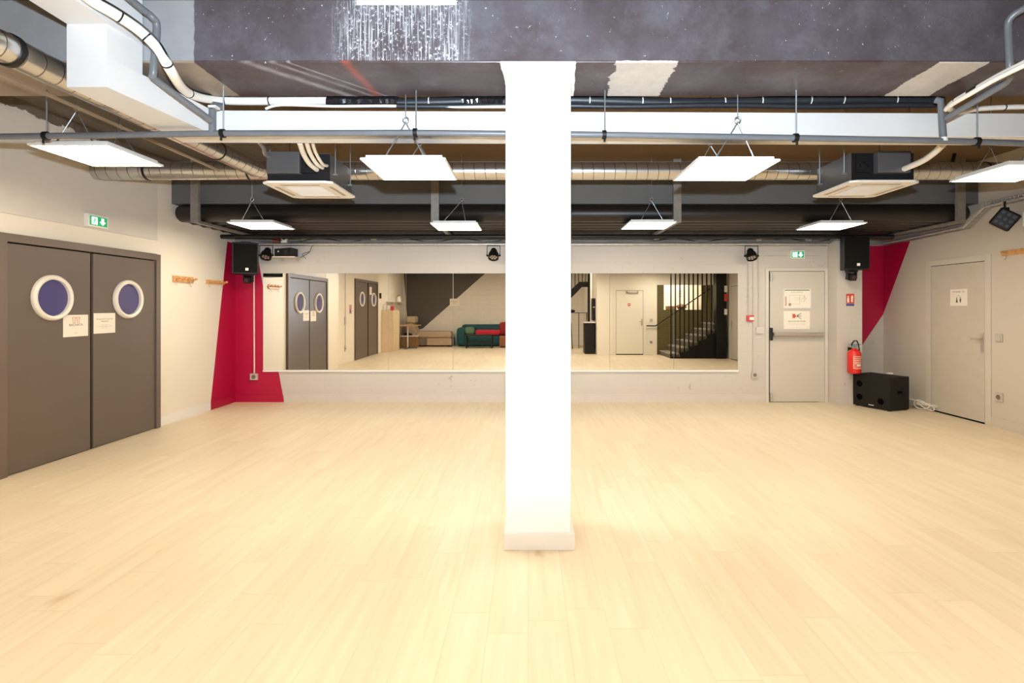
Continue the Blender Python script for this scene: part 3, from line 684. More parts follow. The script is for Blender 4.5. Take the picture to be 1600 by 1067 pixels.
# ------------------------------------------------------------------ cassette air conditioners
def cassette(x0, y0, z, label, hoseside):
    w, d = 0.645, 0.70
    r = thing('air_conditioner', label, 'air conditioner', (x0+w/2, y0+d/2, z), 'ceiling cassette units')
    m = MB(); c = 0.06
    poly = [(x0+c, y0), (x0+w-c, y0), (x0+w, y0+c*0.6), (x0+w, y0+d-c*0.6), (x0+w-c, y0+d), (x0+c, y0+d), (x0, y0+d-c*0.6), (x0, y0+c*0.6)]
    lo = [(a, b, z) for a, b in poly]; k = 0.985
    cx, cy = x0+w/2, y0+d/2
    mid = [(cx+(a-cx)*1.0, cy+(b-cy)*1.0, z+0.022) for a, b in poly]
    n = 8
    m.mesh(lo+mid, [tuple(range(n))] + [(i, (i+1) % n, n+(i+1) % n, n+i) for i in range(n)] + [tuple(range(2*n-1, n-1, -1))])
    fp = m.build('face_panel', acwhite, r, bevel=0.004)
    MB().box(x0+0.15, x0+w-0.15, y0+0.16, y0+d-0.16, z-0.003, z+0.001).build('intake_grille', acgrille, fp)
    m = MB()
    for k in range(14):
        yy = y0+0.17+k*(d-0.34)/13; m.box(x0+0.15, x0+w-0.15, yy, yy+0.006, z-0.006, z-0.003)
    m.build('grille_bars', acwhite, fp)
    m = MB(); m.box(x0+0.14, x0+w-0.14, y0+0.065, y0+0.10, z-0.002, z+0.001); m.box(x0+0.14, x0+w-0.14, y0+d-0.10, y0+d-0.065, z-0.002, z+0.001)
    m.box(x0+0.05, x0+0.085, y0+0.15, y0+d-0.15, z-0.002, z+0.001); m.box(x0+w-0.085, x0+w-0.05, y0+0.15, y0+d-0.15, z-0.002, z+0.001)
    m.build('air_slots', plain('slot_shadow', (0.42, 0.37, 0.31), 0.7), fp)
    bx0, bx1, by0, by1 = x0+0.035, x0+w-0.035, y0+0.06, y0+d-0.06
    m = MB(); m.box(bx0, bx1, by0, by1, z+0.022, z+0.285); m.m = 1; m.box(bx0+0.0, bx1-0.0, by0-0.004, by0, z+0.022, z+0.28)
    body = m.build('body', [acgrey, foil], r)
    e0 = bx0+0.02 if hoseside > 0 else bx0+0.20
    MB().box(e0, e0+0.30, by0-0.07, by0-0.004, z+0.085, z+0.285).build('electrical_box', acgrey, r, bevel=0.004)
    m = MB(); h0 = e0+0.31 if hoseside > 0 else e0-0.16
    for k in range(3): m.tube([(h0+0.03+0.035*k, by0-0.004, z+0.16+0.03*(k % 2)), (h0+0.03+0.035*k, by0-0.05, z+0.16+0.03*(k % 2))], 0.014, 8)
    m.box(h0-0.01, h0+0.12, by0-0.03, by0-0.004, z+0.10, z+0.25)
    m.build('pipe_ports', foil, r)
    for a in (bx0-0.02, bx1+0.02):
        for b in (by0+0.08, by1-0.08):
            m = MB(); m.tube([(a, b, z+0.10), (a, b, CEIL)], 0.005, 6); m.box(a-0.02, a+0.02, b-0.015, b+0.015, z+0.10, z+0.115); m.build('hanging_rod', rod, r)
cassette(-2.44, 4.85, 2.645, 'white ceiling cassette air conditioner left of the pillar', 1)
cassette(2.96, 4.86, 2.655, 'white ceiling cassette air conditioner right of the pillar', -1)

# ------------------------------------------------------------------ light panels
def panel(cx, y0, z, label, rings, w=0.595, topz=None):
    r = thing('ceiling_light', label, 'ceiling light', (cx, y0+w/2, z), 'square suspended light panels')
    x0, x1, y1 = cx-w/2, cx+w/2, y0+w
    m = MB(); f = 0.012
    m.box(x0, x1, y0, y0+f, z, z+0.012); m.box(x0, x1, y1-f, y1, z, z+0.012); m.box(x0, x0+f, y0+f, y1-f, z, z+0.012); m.box(x1-f, x1, y0+f, y1-f, z, z+0.012)
    m.box(x0+0.002, x1-0.002, y0+0.002, y1-0.002, z+0.012, z+0.016)
    m.box(x0+0.03, x1-0.03, y0+0.03, y1-0.03, z+0.016, z+0.04)
    m.build('frame', plastic, r)
    MB().box(x0+f, x1-f, y0+f, y1-f, z+0.001, z+0.004).build('diffuser', diff, r)
    for (rx, ry, rz) in rings:
        m = MB()
        for sx in (-0.135, 0.135):
            yy = y0+0.06 if ry < y0+w/2 else y1-0.06
            m.tube([(cx+sx, yy, z+0.04), (rx, ry, rz-0.015)], 0.0035, 6)
            m.tube([(cx+sx, yy, z+0.04), (cx+sx+(rx-cx-sx)*0.2, yy+(ry-yy)*0.2, z+0.04+(rz-z-0.04)*0.2)], 0.006, 6)
        m.build('wire', rod, r)
        m = MB(Fr((rx, ry, rz), (1, 0, 0)))
        m.tube([(0.02*math.cos(t*PI/6), 0.02*math.sin(t*PI/6), 0) for t in range(13)], 0.005, 6, caps=False)
        m.F = W; m.tube([(rx, ry, rz+0.02), (rx, ry, 3.032 if ry < 3.83 else CEIL)], 0.0035, 6)
        m.build('hook', rod, r)
def rg(cx, y0, dz, z, two=True):
    a = [(cx+0.0, y0+0.10, z+dz)]
    if two: a.append((cx, y0+0.50, z+dz))
    return a
panel(-3.38, 3.90, 2.70, 'lit square panel at the far left, nearest the double door', [(-3.38, 3.98, 3.0), (-3.38, 4.40, 3.0)])
panel(-0.87, 3.69, 2.535, 'lit square panel just left of the pillar, nearer row', [(-0.875, 3.80, 2.85), (-0.87, 4.26, 2.83)])
panel(1.48, 3.74, 2.54, 'lit square panel right of the pillar, nearer row', [(1.50, 3.80, 2.85), (1.47, 4.28, 2.83)])
panel(4.14, 4.25, 2.65, 'lit square panel at the far right, nearest the right wall', [(4.14, 4.33, 2.95), (4.14, 4.75, 2.95)])
panel(-3.46, 6.62, 2.565, 'smaller looking lit panel of the further row, leftmost', [(-3.46, 6.66, 2.86)])
panel(-0.92, 6.60, 2.55, 'lit panel of the further row, left of the pillar', [(-0.83, 6.66, 2.86)])
panel(1.56, 6.63, 2.57, 'lit panel of the further row, right of the pillar', [(1.55, 6.66, 2.86)])
panel(3.92, 6.60, 2.555, 'lit panel of the further row, rightmost below the right cassette', [(3.92, 6.66, 2.86)])
for i, x in enumerate((-3.4, -1.1, 1.4, 4.0)):
    panel(x, 0.85, 2.60, 'lit panel above the camera, number %d from the left wall' % (i+1) if False else ['lit panel above the camera by the left wall', 'lit panel above the camera left of centre', 'lit panel above the camera right of centre', 'lit panel above the foot of the stairs'][i], [(x, 0.95, 2.9)])
for i, x in enumerate((-3.4, -1.1, 1.4)):
    panel(x, -1.9, 2.95, ['lit rear panel over the tall cabinet', 'lit rear panel before the teal sofa', 'lit rear panel by the black cabinet'][i], [(x, -1.8, 3.2)])
panel(4.9, -0.80, 2.75, 'added light panel, out of view, brightening the opening behind the stairs', [(4.9, -0.72, 3.0)])  # lamp added to brighten the opening; no known fitting there

# ------------------------------------------------------------------ exit signs
def exit_sign(F, a, b, w, h, label, c, drop=None):
    r = thing('exit_sign', label, 'exit sign', F.p(a, b, c), 'lit green exit signs')
    MB(F).box(a-w/2, a+w/2, b-h/2, b+h/2, c, c+0.045).build('case', plastic, r, bevel=0.003)
    cc = c+0.0455
    MB(F).box(a-w*0.43, a+w*0.43, b-h*0.36, b+h*0.36, cc-0.002, cc).build('green_face', exitgreen, r)
    m = MB(F); k = h*0.3; cc += 0.001
    ox = a+w*0.2
    m.prism([(ox-k*0.45, b+k*0.9), (ox+k*0.45, b+k*0.9), (ox+k*0.45, b-k*0.05), (ox+k*1.0, b-k*0.05), (ox, b-k*1.0), (ox-k*1.0, b-k*0.05), (ox-k*0.45, b-k*0.05)], cc-0.001, cc)
    m.build('arrow', exitwhite, r)
    m = MB(F); ox = a-w*0.2
    m.box(ox-k*0.9, ox+k*0.95, b-k*0.95, b+k*0.95, cc-0.001, cc); m.build('doorway', exitwhite, r)
    m = MB(F); cc += 0.001
    m.disc(ox+k*0.1, b+k*0.62, k*0.2, cc, 12)
    for P in ([(0.05, 0.4), (-0.1, -0.1)], [(0.05, 0.35), (0.45, 0.1)], [(0.0, 0.35), (-0.45, 0.2), (-0.55, -0.1)], [(-0.1, -0.1), (0.25, -0.35), (0.2, -0.85)], [(-0.1, -0.1), (-0.3, -0.5), (-0.75, -0.6)]):
        m.tube([(ox+k*p, b+k*q, cc) for p, q in P], k*0.10, 5)
    m.build('running_figure', exitgreen, r)
    if drop:
        m = MB(F); m.tube([(a-0.03, b+h/2, c+0.02), (a-0.03, b+h/2+drop, c+0.02)], 0.006, 6); m.tube([(a+0.03, b+h/2, c+0.02), (a+0.03, b+h/2+drop, c+0.02)], 0.006, 6); m.build('bracket', greyplastic, r)
exit_sign(WL, 5.70, 2.43, 0.27, 0.135, 'lit green exit sign above the taupe double door', 0.018)
exit_sign(WB, 4.28, 2.345, 0.225, 0.132, 'lit green exit sign above the grey emergency door', 0.0, 0.05)

# ------------------------------------------------------------------ electrics on walls
def plate(F, a, b, w, h, name, label, cat, mat=plastic, kind='socket', c=0.0, dep=0.02):
    r = thing(name, label, cat, F.p(a, b-h/2, c))
    MB(F).box(a-w/2, a+w/2, b-h/2, b+h/2, c, c+dep).build('plate', mat, r, bevel=0.003)
    m = MB(F)
    if kind == 'socket': m.lathe(a, b, [(0.001, 0.002), (w*0.24, 0.002), (w*0.27, 0.004), (w*0.3, 0.0)], 20, c+dep-0.001); m.build('socket_well', plain('socket_well', (0.16, 0.13, 0.10), 0.6), r)
    else: m.box(a-w*0.3, a+w*0.3, b-h*0.34, b+h*0.34, c+dep, c+dep+0.005); m.build('rocker', mat, r, bevel=0.002)
    return r
def conduit(F, pts, label, rr=0.008, mat=white, c=0.012, name='conduit'):
    return tag(MB(F).tube([(a, b, c) for a, b in pts], rr, 8).build(name, mat, smooth=True), label, 'conduit')
px = lambda x: (x-CX)*BACK/F_PX
pz = lambda y: EYE+(CY-y)*BACK/F_PX
plate(WB, px(398), pz(588.3), 0.115, 0.10, 'power_socket', 'grey socket box low on the crimson corner', 'socket', greyplastic, dep=0.04)
conduit(WB, [(px(398), pz(583)), (px(397.4), pz(428))], 'white conduit running down the crimson corner to a socket', 0.011, plain('pink_white_conduit', (0.75, 0.62, 0.58), 0.5))
for x, y, w in ((1168.5, 493, 'to the red alarm button'), (1176, 580, 'to the low socket right of the mirror'), (1184.5, 511, 'to the switch beside the emergency door')):
    conduit(WB, [(px(x), pz(y)), (px(x), pz(384))], 'thin conduit running down right of the mirror ' + w, 0.006, plain('wall_conduit', (0.5, 0.45, 0.40), 0.5))
r = thing('fire_alarm_button', 'small red fire alarm button right of the mirror', 'alarm button', (px(1171), BACK, pz(502)))
MB(WB).box(px(1166), px(1176.5), pz(502), pz(492.5), 0, 0.045).build('case', redp, r, bevel=0.006)
MB(WB).box(px(1169), px(1176), pz(500), pz(495), 0.045, 0.048).build('window', plastic, r)
plate(WB, px(1186), pz(516), 0.115, 0.10, 'light_switch', 'white double switch beside the emergency door', 'light switch', greydoor2, 'sw', dep=0.04)
plate(WB, px(1178), pz(585.5), 0.095, 0.10, 'power_socket', 'grey socket box low on the wall right of the mirror', 'socket', greyplastic, dep=0.04)
ry = lambda x: -F_PX*5.9/(x-CX)
plate(WR, ry(1562), 1.125, 0.10, 0.10, 'light_switch', 'square beige light switch beside the right wall door', 'light switch', greyplastic, 'sw')
plate(WR, ry(1562), 0.385, 0.11, 0.11, 'power_socket', 'square beige socket low on the right wall beside the door', 'socket', greyplastic)
r = thing('fire_point_sign', 'red pictogram sign above the fire extinguisher', 'sign', at(1328, 478, 8.22))
q = lambda x: (x-CX)*8.22/F_PX
z8 = lambda y: EYE+(CY-y)*8.22/F_PX
MB(WP).box(q(1322), q(1334.5), z8(474), z8(459), 0.001, 0.004).build('red_plate', redp, r)
m = MB(WP); m.box(q(1323.5), q(1326.5), z8(472.5), z8(465.5), 0.004, 0.0048); m.disc(q(1325), z8(463.6), 0.013, 0.0048, 12); m.box(q(1329.5), q(1332.5), z8(472), z8(464), 0.004, 0.0048); m.prism([(q(1329), z8(464)), (q(1333.3), z8(465)), (q(1331.5), z8(461))], 0.004, 0.0048)
m.build('pictogram', paper, r)
MB(WP).box(q(1322), q(1334.5), z8(478), z8(474.5), 0.001, 0.004).build('blue_strip', inkblue, r)

# ------------------------------------------------------------------ coat racks
def rack(F, a0, a1, b, h, n, label, c=0.0):
    r = thing('coat_rack', label, 'coat rack', F.p((a0+a1)/2, b, c))
    m = MB(F); k = h/2
    m.prism([(a0, b-k), (a1-k, b-k), (a1, b), (a1-k, b+k), (a0, b+k)], c, c+0.02); m.build('board', pine, r, bevel=0.003)
    for i in range(n):
        x = a0+(a1-a0)*(i+0.5)/n
        MB(F).tube([(x, b, c+0.02), (x, b+0.005, c+0.06), (x, b+0.012, c+0.066), (x, b+0.015, c+0.085)], [0.009, 0.009, 0.018, 0.014], 10).build('peg', pine, r, smooth=True)
    for x in (a0+0.06, a1-0.10):
        MB(F).tube([(x, b-k, c+0.012), (x, b-k-0.04, c+0.02), (x, b-k-0.045, c+0.035)], 0.004, 6).build('hook', steel, r)
rack(WL, 6.97, 7.42, 1.885, 0.085, 4, 'pine coat rack with pegs on the left wall nearest the double door')
rack(WL, 7.69, 8.17, 1.88, 0.06, 4, 'pine coat rack at the edge of the crimson corner')
rack(WR, -6.60, -6.08, 2.175, 0.062, 4, 'pine coat rack high on the right wall')

# ------------------------------------------------------------------ cable trays
def tray(path, side, w, h, label, step=0.055):
    r = thing('cable_tray', label, 'cable tray', path[0])
    sd = Vector(side)
    m = MB(); up = Vector((0, 0, h))
    for off in (Vector(), sd*w):
        for z in (0, 0.5, 1):
            m.tube([tuple(Vector(p)+off+up*z) for p in path], 0.005, 5)
    m.tube([tuple(Vector(p)+sd*w*0.5) for p in path], 0.003, 5)
    m.build('rails', steel, r)
    m = MB()
    for a, b in zip(path[:-1], path[1:]):
        a, b = Vector(a), Vector(b); L = (b-a).length; n = max(1, int(L/step))
        for k in range(n):
            c = a.lerp(b, (k+0.5)/n)
            m.tube([tuple(c+up), tuple(c), tuple(c+sd*w), tuple(c+sd*w+up)], 0.0028, 4)
    m.build('cross_wires', steel, r)
    m = MB()
    for a, b in zip(path[:-1], path[1:]):
        a, b = Vector(a)+sd*(w+0.004), Vector(b)+sd*(w+0.004); q = Vector((0, 0, 0.020)); t2 = sd*0.003
        m.hexa([tuple(a), tuple(b), tuple(b+t2), tuple(a+t2)], [tuple(a+q), tuple(b+q), tuple(b+q+t2), tuple(a+q+t2)])
    m.build('lip', plain('zinc_lip', (0.60, 0.57, 0.53), 0.4, 0.3, var=0.35, scale=18), r)
    m = MB()
    for k, o in enumerate((0.25, 0.5, 0.72)):
        m.tube([tuple(Vector(p)+sd*w*o+Vector((0, 0, 0.012+0.006*math.sin(i*2+k)))) for i, p in enumerate(path)], 0.008, 6)
    m.build('cables', plain('tray_cables', (0.30, 0.28, 0.25), 0.5, var=0.4, scale=40), r)
tray([(x, BACK-0.01, 2.49) for x in (-4.25, -2, 0, 2, 4.75)], (0, -1, 0), 0.09, 0.055, 'wire cable tray running along the top of the mirror wall')
tray([(5.88, 8.75, 2.53), (5.88, 8.1, 2.535), (5.88, 7.05, 2.56), (5.88, 6.73, 2.77), (5.88, 4.4, 2.79)], (-1, 0, 0), 0.10, 0.06, 'wire cable tray stepping up along the top of the right wall')
m = MB(); 
for x0 in (420, 640, 1000, 1210):
    m.tube(smoothpath([at(x0+k*24, 375+3*math.sin(k*1.7+x0), 8.40) for k in range(7)], 3), 0.006, 5)
m.tube(smoothpath([at(500, 382, 8.40), at(488, 384, 8.42), at(484, 393, 8.43), at(477, 398, 8.44), at(468, 403, 8.44)], 3), 0.004, 5)
m.tube(smoothpath([at(484, 393, 8.42), at(472, 397, 8.44), at(478, 404, 8.44)], 3), 0.004, 5)
tag(m.build('loose_cables', black), 'loose black cables lying above the cable tray on the mirror wall', 'cable', kind='stuff')
jl = ['pale junction box above the tray, left of the pillar', 'pale junction box above the tray by the projector', 'pale junction box above the tray right of the pillar', 'pale junction box above the tray near the right spotlight', 'pale junction box above the emergency door']
for (x, y), l in zip(((584, 372), (476, 372), (1026, 372), (1185, 373), (1263, 374)), jl):
    X, Y, Z = at(x, y, 8.44)
    tag(MB(WB).box(X-0.045, X+0.045, Z-0.035, Z+0.035, 0, 0.05).build('junction_box', greyplastic, bevel=0.004), l, 'junction box', 'junction boxes above the tray')
X, Y, Z = at(430, 373, 8.4)
tag(MB(WB).box(X-0.05, X+0.05, Z-0.06, Z+0.05, 0, 0.06).build('junction_box', plain('orange_box', (0.40, 0.09, 0.03), 0.6)), 'orange-brown box above the tray by the left spotlight', 'box')
X, Y, Z = at(444, 372, 8.36)
r = thing('dome_camera', 'small white round camera above the projector', 'camera', (X, Y, Z-0.06))
F = Fr((X, 8.36, Z), (1, 0, 0)); MB(F).lathe(0, 0.0, [(0.045, -0.05), (0.05, 0), (0.04, 0.012), (0.03, 0.012)], 20).build('body', plastic, r, smooth=True)
MB(F).lathe(0, 0.0, [(0.03, 0.011), (0.02, 0.022), (0.001, 0.026)], 20).build('lens', black, r, smooth=True)
MB(F).box(-0.045, 0.045, -0.075, -0.045, -0.03, 0.01).build('foot', plastic, r)

# ------------------------------------------------------------------ stage lights
def par(X, Y, Zt, label, s=1.0):
    r = thing('spotlight', label, 'spotlight', (X, Y, Zt), 'black round spotlights')
    m = MB(); hw = 0.10*s
    m.tube([(X-hw, Y, Zt-0.17*s), (X-hw, Y, Zt-0.005), (X+hw, Y, Zt-0.005), (X+hw, Y, Zt-0.17*s)], 0.007, 6)
    m.build('yoke', blackm, r)
    ax = Vector((0.05, -0.50, -0.86)).normalized()
    c = Vector((X, Y, Zt-0.16*s))
    u = Vector((1, 0, 0)); F = Fr(c, u, ax.cross(u))
    if F.n.dot(ax) < 0: F = Fr(c, -u, ax.cross(u))
    MB(F).lathe(0, 0, [(0.001, -0.13), (0.035, -0.125), (0.05, -0.10), (0.05, -0.06), (0.075, -0.04), (0.082, 0.0), (0.082, 0.05), (0.074, 0.052), (0.072, 0.03)], 26).build('can', blackm, r, smooth=True)
    m = MB(F); m.disc(0, 0, 0.073, 0.031, 26)
    le = m.build('lens', plain('dark_lens', (0.05, 0.03, 0.03), 0.2), r)
    for k in range(7):
        a, b = (0, 0) if k == 6 else (0.044*math.cos(k*PI/3), 0.044*math.sin(k*PI/3))
        MB(F).disc(a, b, 0.017, 0.033, 10).build('led', plain('led_pale', (0.50, 0.43, 0.38), 0.3), le)
    for sx in (-1, 1): MB(F).tube([(sx*0.08, 0, 0), (sx*hw*1.12, 0, 0)], 0.014, 8).build('knob', black, r)
    m = MB(F)
    for k in range(6):
        t = k*PI/3; m.tube([(0.045*math.cos(t), 0.045*math.sin(t), -0.11), (0.06*math.cos(t), 0.06*math.sin(t), -0.05)], 0.004, 5)
    m.build('cooling_ribs', blackm, r)
par(at(415, 0, 8.25)[0], 8.27, 2.48, 'round black spotlight beside the left loudspeaker')
par(at(771, 0, 8.25)[0], 8.27, 2.475, 'round black spotlight just left of the pillar')
par(at(1175, 0, 8.25)[0], 8.27, 2.47, 'round black spotlight above the right end of the mirror')
# square flat spotlight on the right wall
r = thing('spotlight', 'square flat black spotlight hanging from the tray on the right wall', 'spotlight', (5.72, 6.35, 2.77))
X, Y, Z = 5.70, 6.35, 2.56
u = Vector((0.75, -0.6, 0.28)).normalized(); F0 = Fr((X, Y, Z), u, Vector((-0.28, 0.1, 0.95)))
up = (F0.u - F0.r*F0.u.dot(F0.r)).normalized(); F0 = Fr((X, Y, Z), u, up)
c45 = math.radians(38)
F0 = Fr((X, Y, Z), F0.r*math.cos(c45)+F0.u*math.sin(c45), F0.u*math.cos(c45)-F0.r*math.sin(c45))
MB(F0).box(-0.11, 0.11, -0.11, 0.11, -0.035, 0.035).build('housing', black, r, bevel=0.02)
for a in range(3):
    for b in range(3): MB(F0).disc(-0.06+0.06*a, -0.06+0.06*b, 0.019, 0.0365, 12).build('led', plain('smoky_led', (0.008, 0.0075, 0.007), 0.45), r)
m = MB(); m.tube([(X, Y, Z+0.05), (X, Y, 2.775)], 0.012, 8); m.box(X-0.03, X+0.03, Y-0.03, Y+0.03, Z+0.06, Z+0.14); m.build('yoke', blackm, r)
tag(MB(WR).box(-6.25, -5.9, 2.46, 2.63, 0, 0.08).build('junction_box', white), 'pale box on the right wall behind the square spotlight', 'box')

def small_light(X, Y, Z, label):
    r = thing('moving_light', label, 'spotlight', (X, Y, Z), 'compact lights under the loudspeakers')
    m = MB(); m.box(X-0.07, X+0.07, Y-0.05, Y+0.05, Z-0.03, Z); m.box(X-0.07, X-0.055, Y-0.03, Y+0.03, Z-0.13, Z-0.03); m.box(X+0.055, X+0.07, Y-0.03, Y+0.03, Z-0.13, Z-0.03)
    m.build('bracket', blackm, r)
    F = Fr((X, Y, Z-0.10), (1, 0, 0), (0, -0.25, 0.97))
    MB(F).box(-0.052, 0.052, -0.05, 0.05, -0.07, 0.06).build('head', black, r, bevel=0.01)
    MB(F).lathe(0, 0, [(0.035, 0.06), (0.035, 0.07), (0.028, 0.072), (0.001, 0.066)], 18).build('lens', plain('dark_lens', (0.05, 0.03, 0.03), 0.2), r, smooth=True)
def speaker(X, Y, z0, w, h, d, rot, label):
    r = thing('loudspeaker', label, 'loudspeaker', (X, Y, z0), 'wall loudspeakers')
    F = Fr((X, Y, z0), (math.cos(rot), math.sin(rot), 0))
    m = MB(F); k = 0.05
    P = [(-w/2, d/2), (w/2, d/2), (w/2-k, -d/2), (-w/2+k, -d/2)]
    m.mesh([(a, 0, c) for a, c in P]+[(a, h, c) for a, c in P], [(0, 1, 2, 3), (7, 6, 5, 4), (0, 4, 5, 1), (1, 5, 6, 2), (2, 6, 7, 3), (3, 7, 4, 0)])
    m.build('cabinet', black, r, bevel=0.008)
    MB(F).box(-w/2+0.02, w/2-0.02, 0.02, h-0.02, d/2, d/2+0.008).build('grille', blackgrille, r, bevel=0.004)
    MB(F).box(0.0, 0.042, 0.05, 0.09, d/2+0.008, d/2+0.011).build('badge', paper, r)
    m = MB(F); m.box(-0.04, 0.04, h*0.4, h*0.7, -d/2-0.10, -d/2); m.tube([(-0.06, h, 0), (-0.06, h+0.02, 0), (0.06, h+0.02, 0), (0.06, h, 0)], 0.008, 6); m.build('wall_bracket', blackm, r)
speaker(-4.30, 8.10, 2.012, 0.36, 0.475, 0.24, 0.42, 'black loudspeaker in the crimson left corner')
small_light(-4.40, 8.36, 2.045, 'compact black light under the left loudspeaker')
speaker(4.88, 7.98, 2.07, 0.36, 0.49, 0.26, -0.16, 'black loudspeaker on the pier by the right corner')
small_light(4.90, 8.05, 2.07, 'compact black light under the right loudspeaker')
# projector on its white shelf
r = thing('projector', 'black projector on the wall shelf right of the left spotlight', 'projector', at(446, 400, 8.25))
X0, X1 = at(431, 0, 8.25)[0], at(459, 0, 8.25)[0]; Z0, Z1 = at(0, 401, 8.25)[2], at(0, 388, 8.25)[2]
MB().hexa([(X0, 8.20, Z0), (X1, 8.16, Z0), (X1, 8.40, Z0), (X0, 8.40, Z0)], [(X0, 8.20, Z1-0.01), (X1, 8.16, Z1+0.005), (X1, 8.40, Z1+0.005), (X0, 8.40, Z1-0.01)]).build('body', black, r, bevel=0.006)
F = Fr((X0+0.17, 8.175, Z0+0.065), (1, 0, 0)); MB(F).lathe(0, 0, [(0.04, -0.01), (0.04, 0.012), (0.03, 0.014), (0.03, 0.0), (0.001, 0.006)], 20).build('lens', blackm, r, smooth=True)
MB(F).disc(-0.10, 0.01, 0.012, -0.005, 10).build('indicator', plastic, r)
r = thing('wall_shelf', 'narrow white wall shelf under the projector', 'shelf', at(446, 404, 8.3))
MB().box(X0-0.02, X1+0.05, 8.17, BACK, Z0-0.016, Z0-0.002).build('board', greydoor2, r)
m = MB()
for xb in (X0+0.02, X1-0.02): MB().box(xb, xb+0.01, 8.36, BACK, Z0-0.05, Z0-0.016).build('bracket', greyplastic, r)

# ------------------------------------------------------------------ floor subwoofer, cable, extinguisher
r = thing('subwoofer', 'large black bass loudspeaker standing on the floor in the right corner', 'loudspeaker', (5.231, 7.665, 0))
ang = math.radians(21.0)
v2 = Vector((math.cos(ang), math.sin(ang), 0)); v1 = Vector((-math.sin(ang), math.cos(ang), 0))
Fs = Fr((5.231, 7.665, 0), -v1)               # front face : a runs to the near corner (a = 0), n faces left
L, D, H = 0.585, 0.40, 0.49
mm = MB(Fs); mm.box(-L, 0, 0.012, H, -D, 0); mm.build('cabinet', plain('textured_black', (0.0095, 0.008, 0.006), 0.6, var=0.2, scale=90, bump=0.3, spec=0.25), r, bevel=0.006)
for a, b in ((-0.475, 0.345), (-0.475, 0.145), (-0.145, 0.125)):
    m = MB(Fs); m.lathe(a, b, [(0.062, 0.0), (0.062, 0.003), (0.052, 0.003), (0.045, -0.0), (0.04, 0.0012)], 26); m.m = 1; m.disc(a, b, 0.05, 0.0015, 26)
    m.build('bass_port', [black, dark], r)
MB(Fs).box(-0.33, -0.25, 0.045, 0.056, 0.0, 0.003).build('badge', pvcw, r)
Fd = Fr((5.231, 7.665, 0), v2); MB(Fd).box(0.15, 0.25, 0.25, 0.29, 0.0, 0.004).build('side_handle', dark, r, bevel=0.003)
m = MB()
for (a, b, z) in ((0.04, -0.54, 0), (0.36, -0.54, 0), (0.04, -0.04, 0), (0.36, -0.04, 0)):
    p = Vector((5.231, 7.665, 0)) + v2*a - v1*b; m.box(p.x-0.02, p.x+0.02, p.y-0.02, p.y+0.02, 0, 0.014)
m.build('rubber_feet', black, r)
pts = []
for k in range(40):
    t = k/39*2*PI*3.2
    pts.append((5.80+0.055*math.cos(t)+0.0004*k, 7.86-0.004*k+0.10*math.sin(t*0.9), 0.075+0.03*math.sin(t*1.3)+0.03*math.cos(0.7*t)))
m = MB(); m.tube(smoothpath([(5.66, 7.98, 0.15)]+pts+[(5.87, 8.1, 0.02)], 3), 0.0065, 6)
tag(m.build('coiled_cable', insul, smooth=True), 'coil of thin white cable on the floor beside the bass loudspeaker', 'cable')
r = thing('paper_scrap', 'small white item lying on top of the bass loudspeaker', 'paper', (5.55, 8.2, 0.49))
MB().box(5.49, 5.56, 8.09, 8.14, 0.491, 0.512).build('block', paper, r)

r = thing('fire_extinguisher', 'red fire extinguisher hanging on the wall pier', 'fire extinguisher', (4.975, 8.10, 0.50))
Fz = Fr((4.975, 8.10, 0.50), (1, 0, 0), (0, 1, 0)) ; Fz.n = Vector((0, 0, 1))
MB(Fz).lathe(0, 0, [(0.001, 0.0), (0.075, 0.0), (0.092, 0.012), (0.095, 0.03), (0.095, 0.30), (0.085, 0.335), (0.06, 0.36), (0.032, 0.372), (0.03, 0.385), (0.001, 0.385)], 28).build('cylinder', redens, r, smooth=True)
m = MB(); m.F = Fz; seg = 12
for i in range(seg):
    t0 = math.radians(-128+90*i/seg); t1 = math.radians(-128+90*(i+1)/seg)
    m.mesh([(0.0957*math.cos(t0), 0.0957*math.sin(t0), 0.08), (0.0957*math.cos(t1), 0.0957*math.sin(t1), 0.08), (0.0957*math.cos(t1), 0.0957*math.sin(t1), 0.27), (0.0957*math.cos(t0), 0.0957*math.sin(t0), 0.27)], [(0, 1, 2, 3)])
lab = m.build('label', plain('label_red', (0.62, 0.12, 0.09), 0.5), r)
m = MB(); m.F = Fz
def arc(b0, b1, a0, a1, R=0.0962):
    n = 8
    for i in range(n):
        t0 = math.radians(a0+(a1-a0)*i/n); t1 = math.radians(a0+(a1-a0)*(i+1)/n)
        m.mesh([(R*math.cos(t0), R*math.sin(t0), b0), (R*math.cos(t1), R*math.sin(t1), b0), (R*math.cos(t1), R*math.sin(t1), b1), (R*math.cos(t0), R*math.sin(t0), b1)], [(0, 1, 2, 3)])
for b in (0.262, 0.232, 0.205, 0.175, 0.155, 0.08): arc(b, b+0.006, -120, -46)
arc(0.08, 0.27, -127, -124); arc(0.08, 0.27, -42, -39); arc(0.12, 0.145, -100, -60)
m.build('print', paper, lab)
m = MB(); X, Y = 4.975, 8.10
m.tube([(X-0.055, Y, 0.885), (X-0.05, Y-0.02, 0.95), (X-0.02, Y-0.03, 1.0), (X+0.02, Y-0.03, 1.0), (X+0.05, Y-0.02, 0.95), (X+0.07, Y-0.01, 0.86), (X+0.105, Y, 0.72), (X+0.105, Y, 0.60)], 0.010, 8)
m.build('hose', black, r, smooth=True)
m = MB(); m.box(X-0.08, X-0.045, Y-0.02, Y+0.02, 0.90, 0.955); m.box(X-0.045, X+0.06, Y-0.02, Y+0.02, 0.885, 0.905); m.build('valve', steel, r, bevel=0.004)
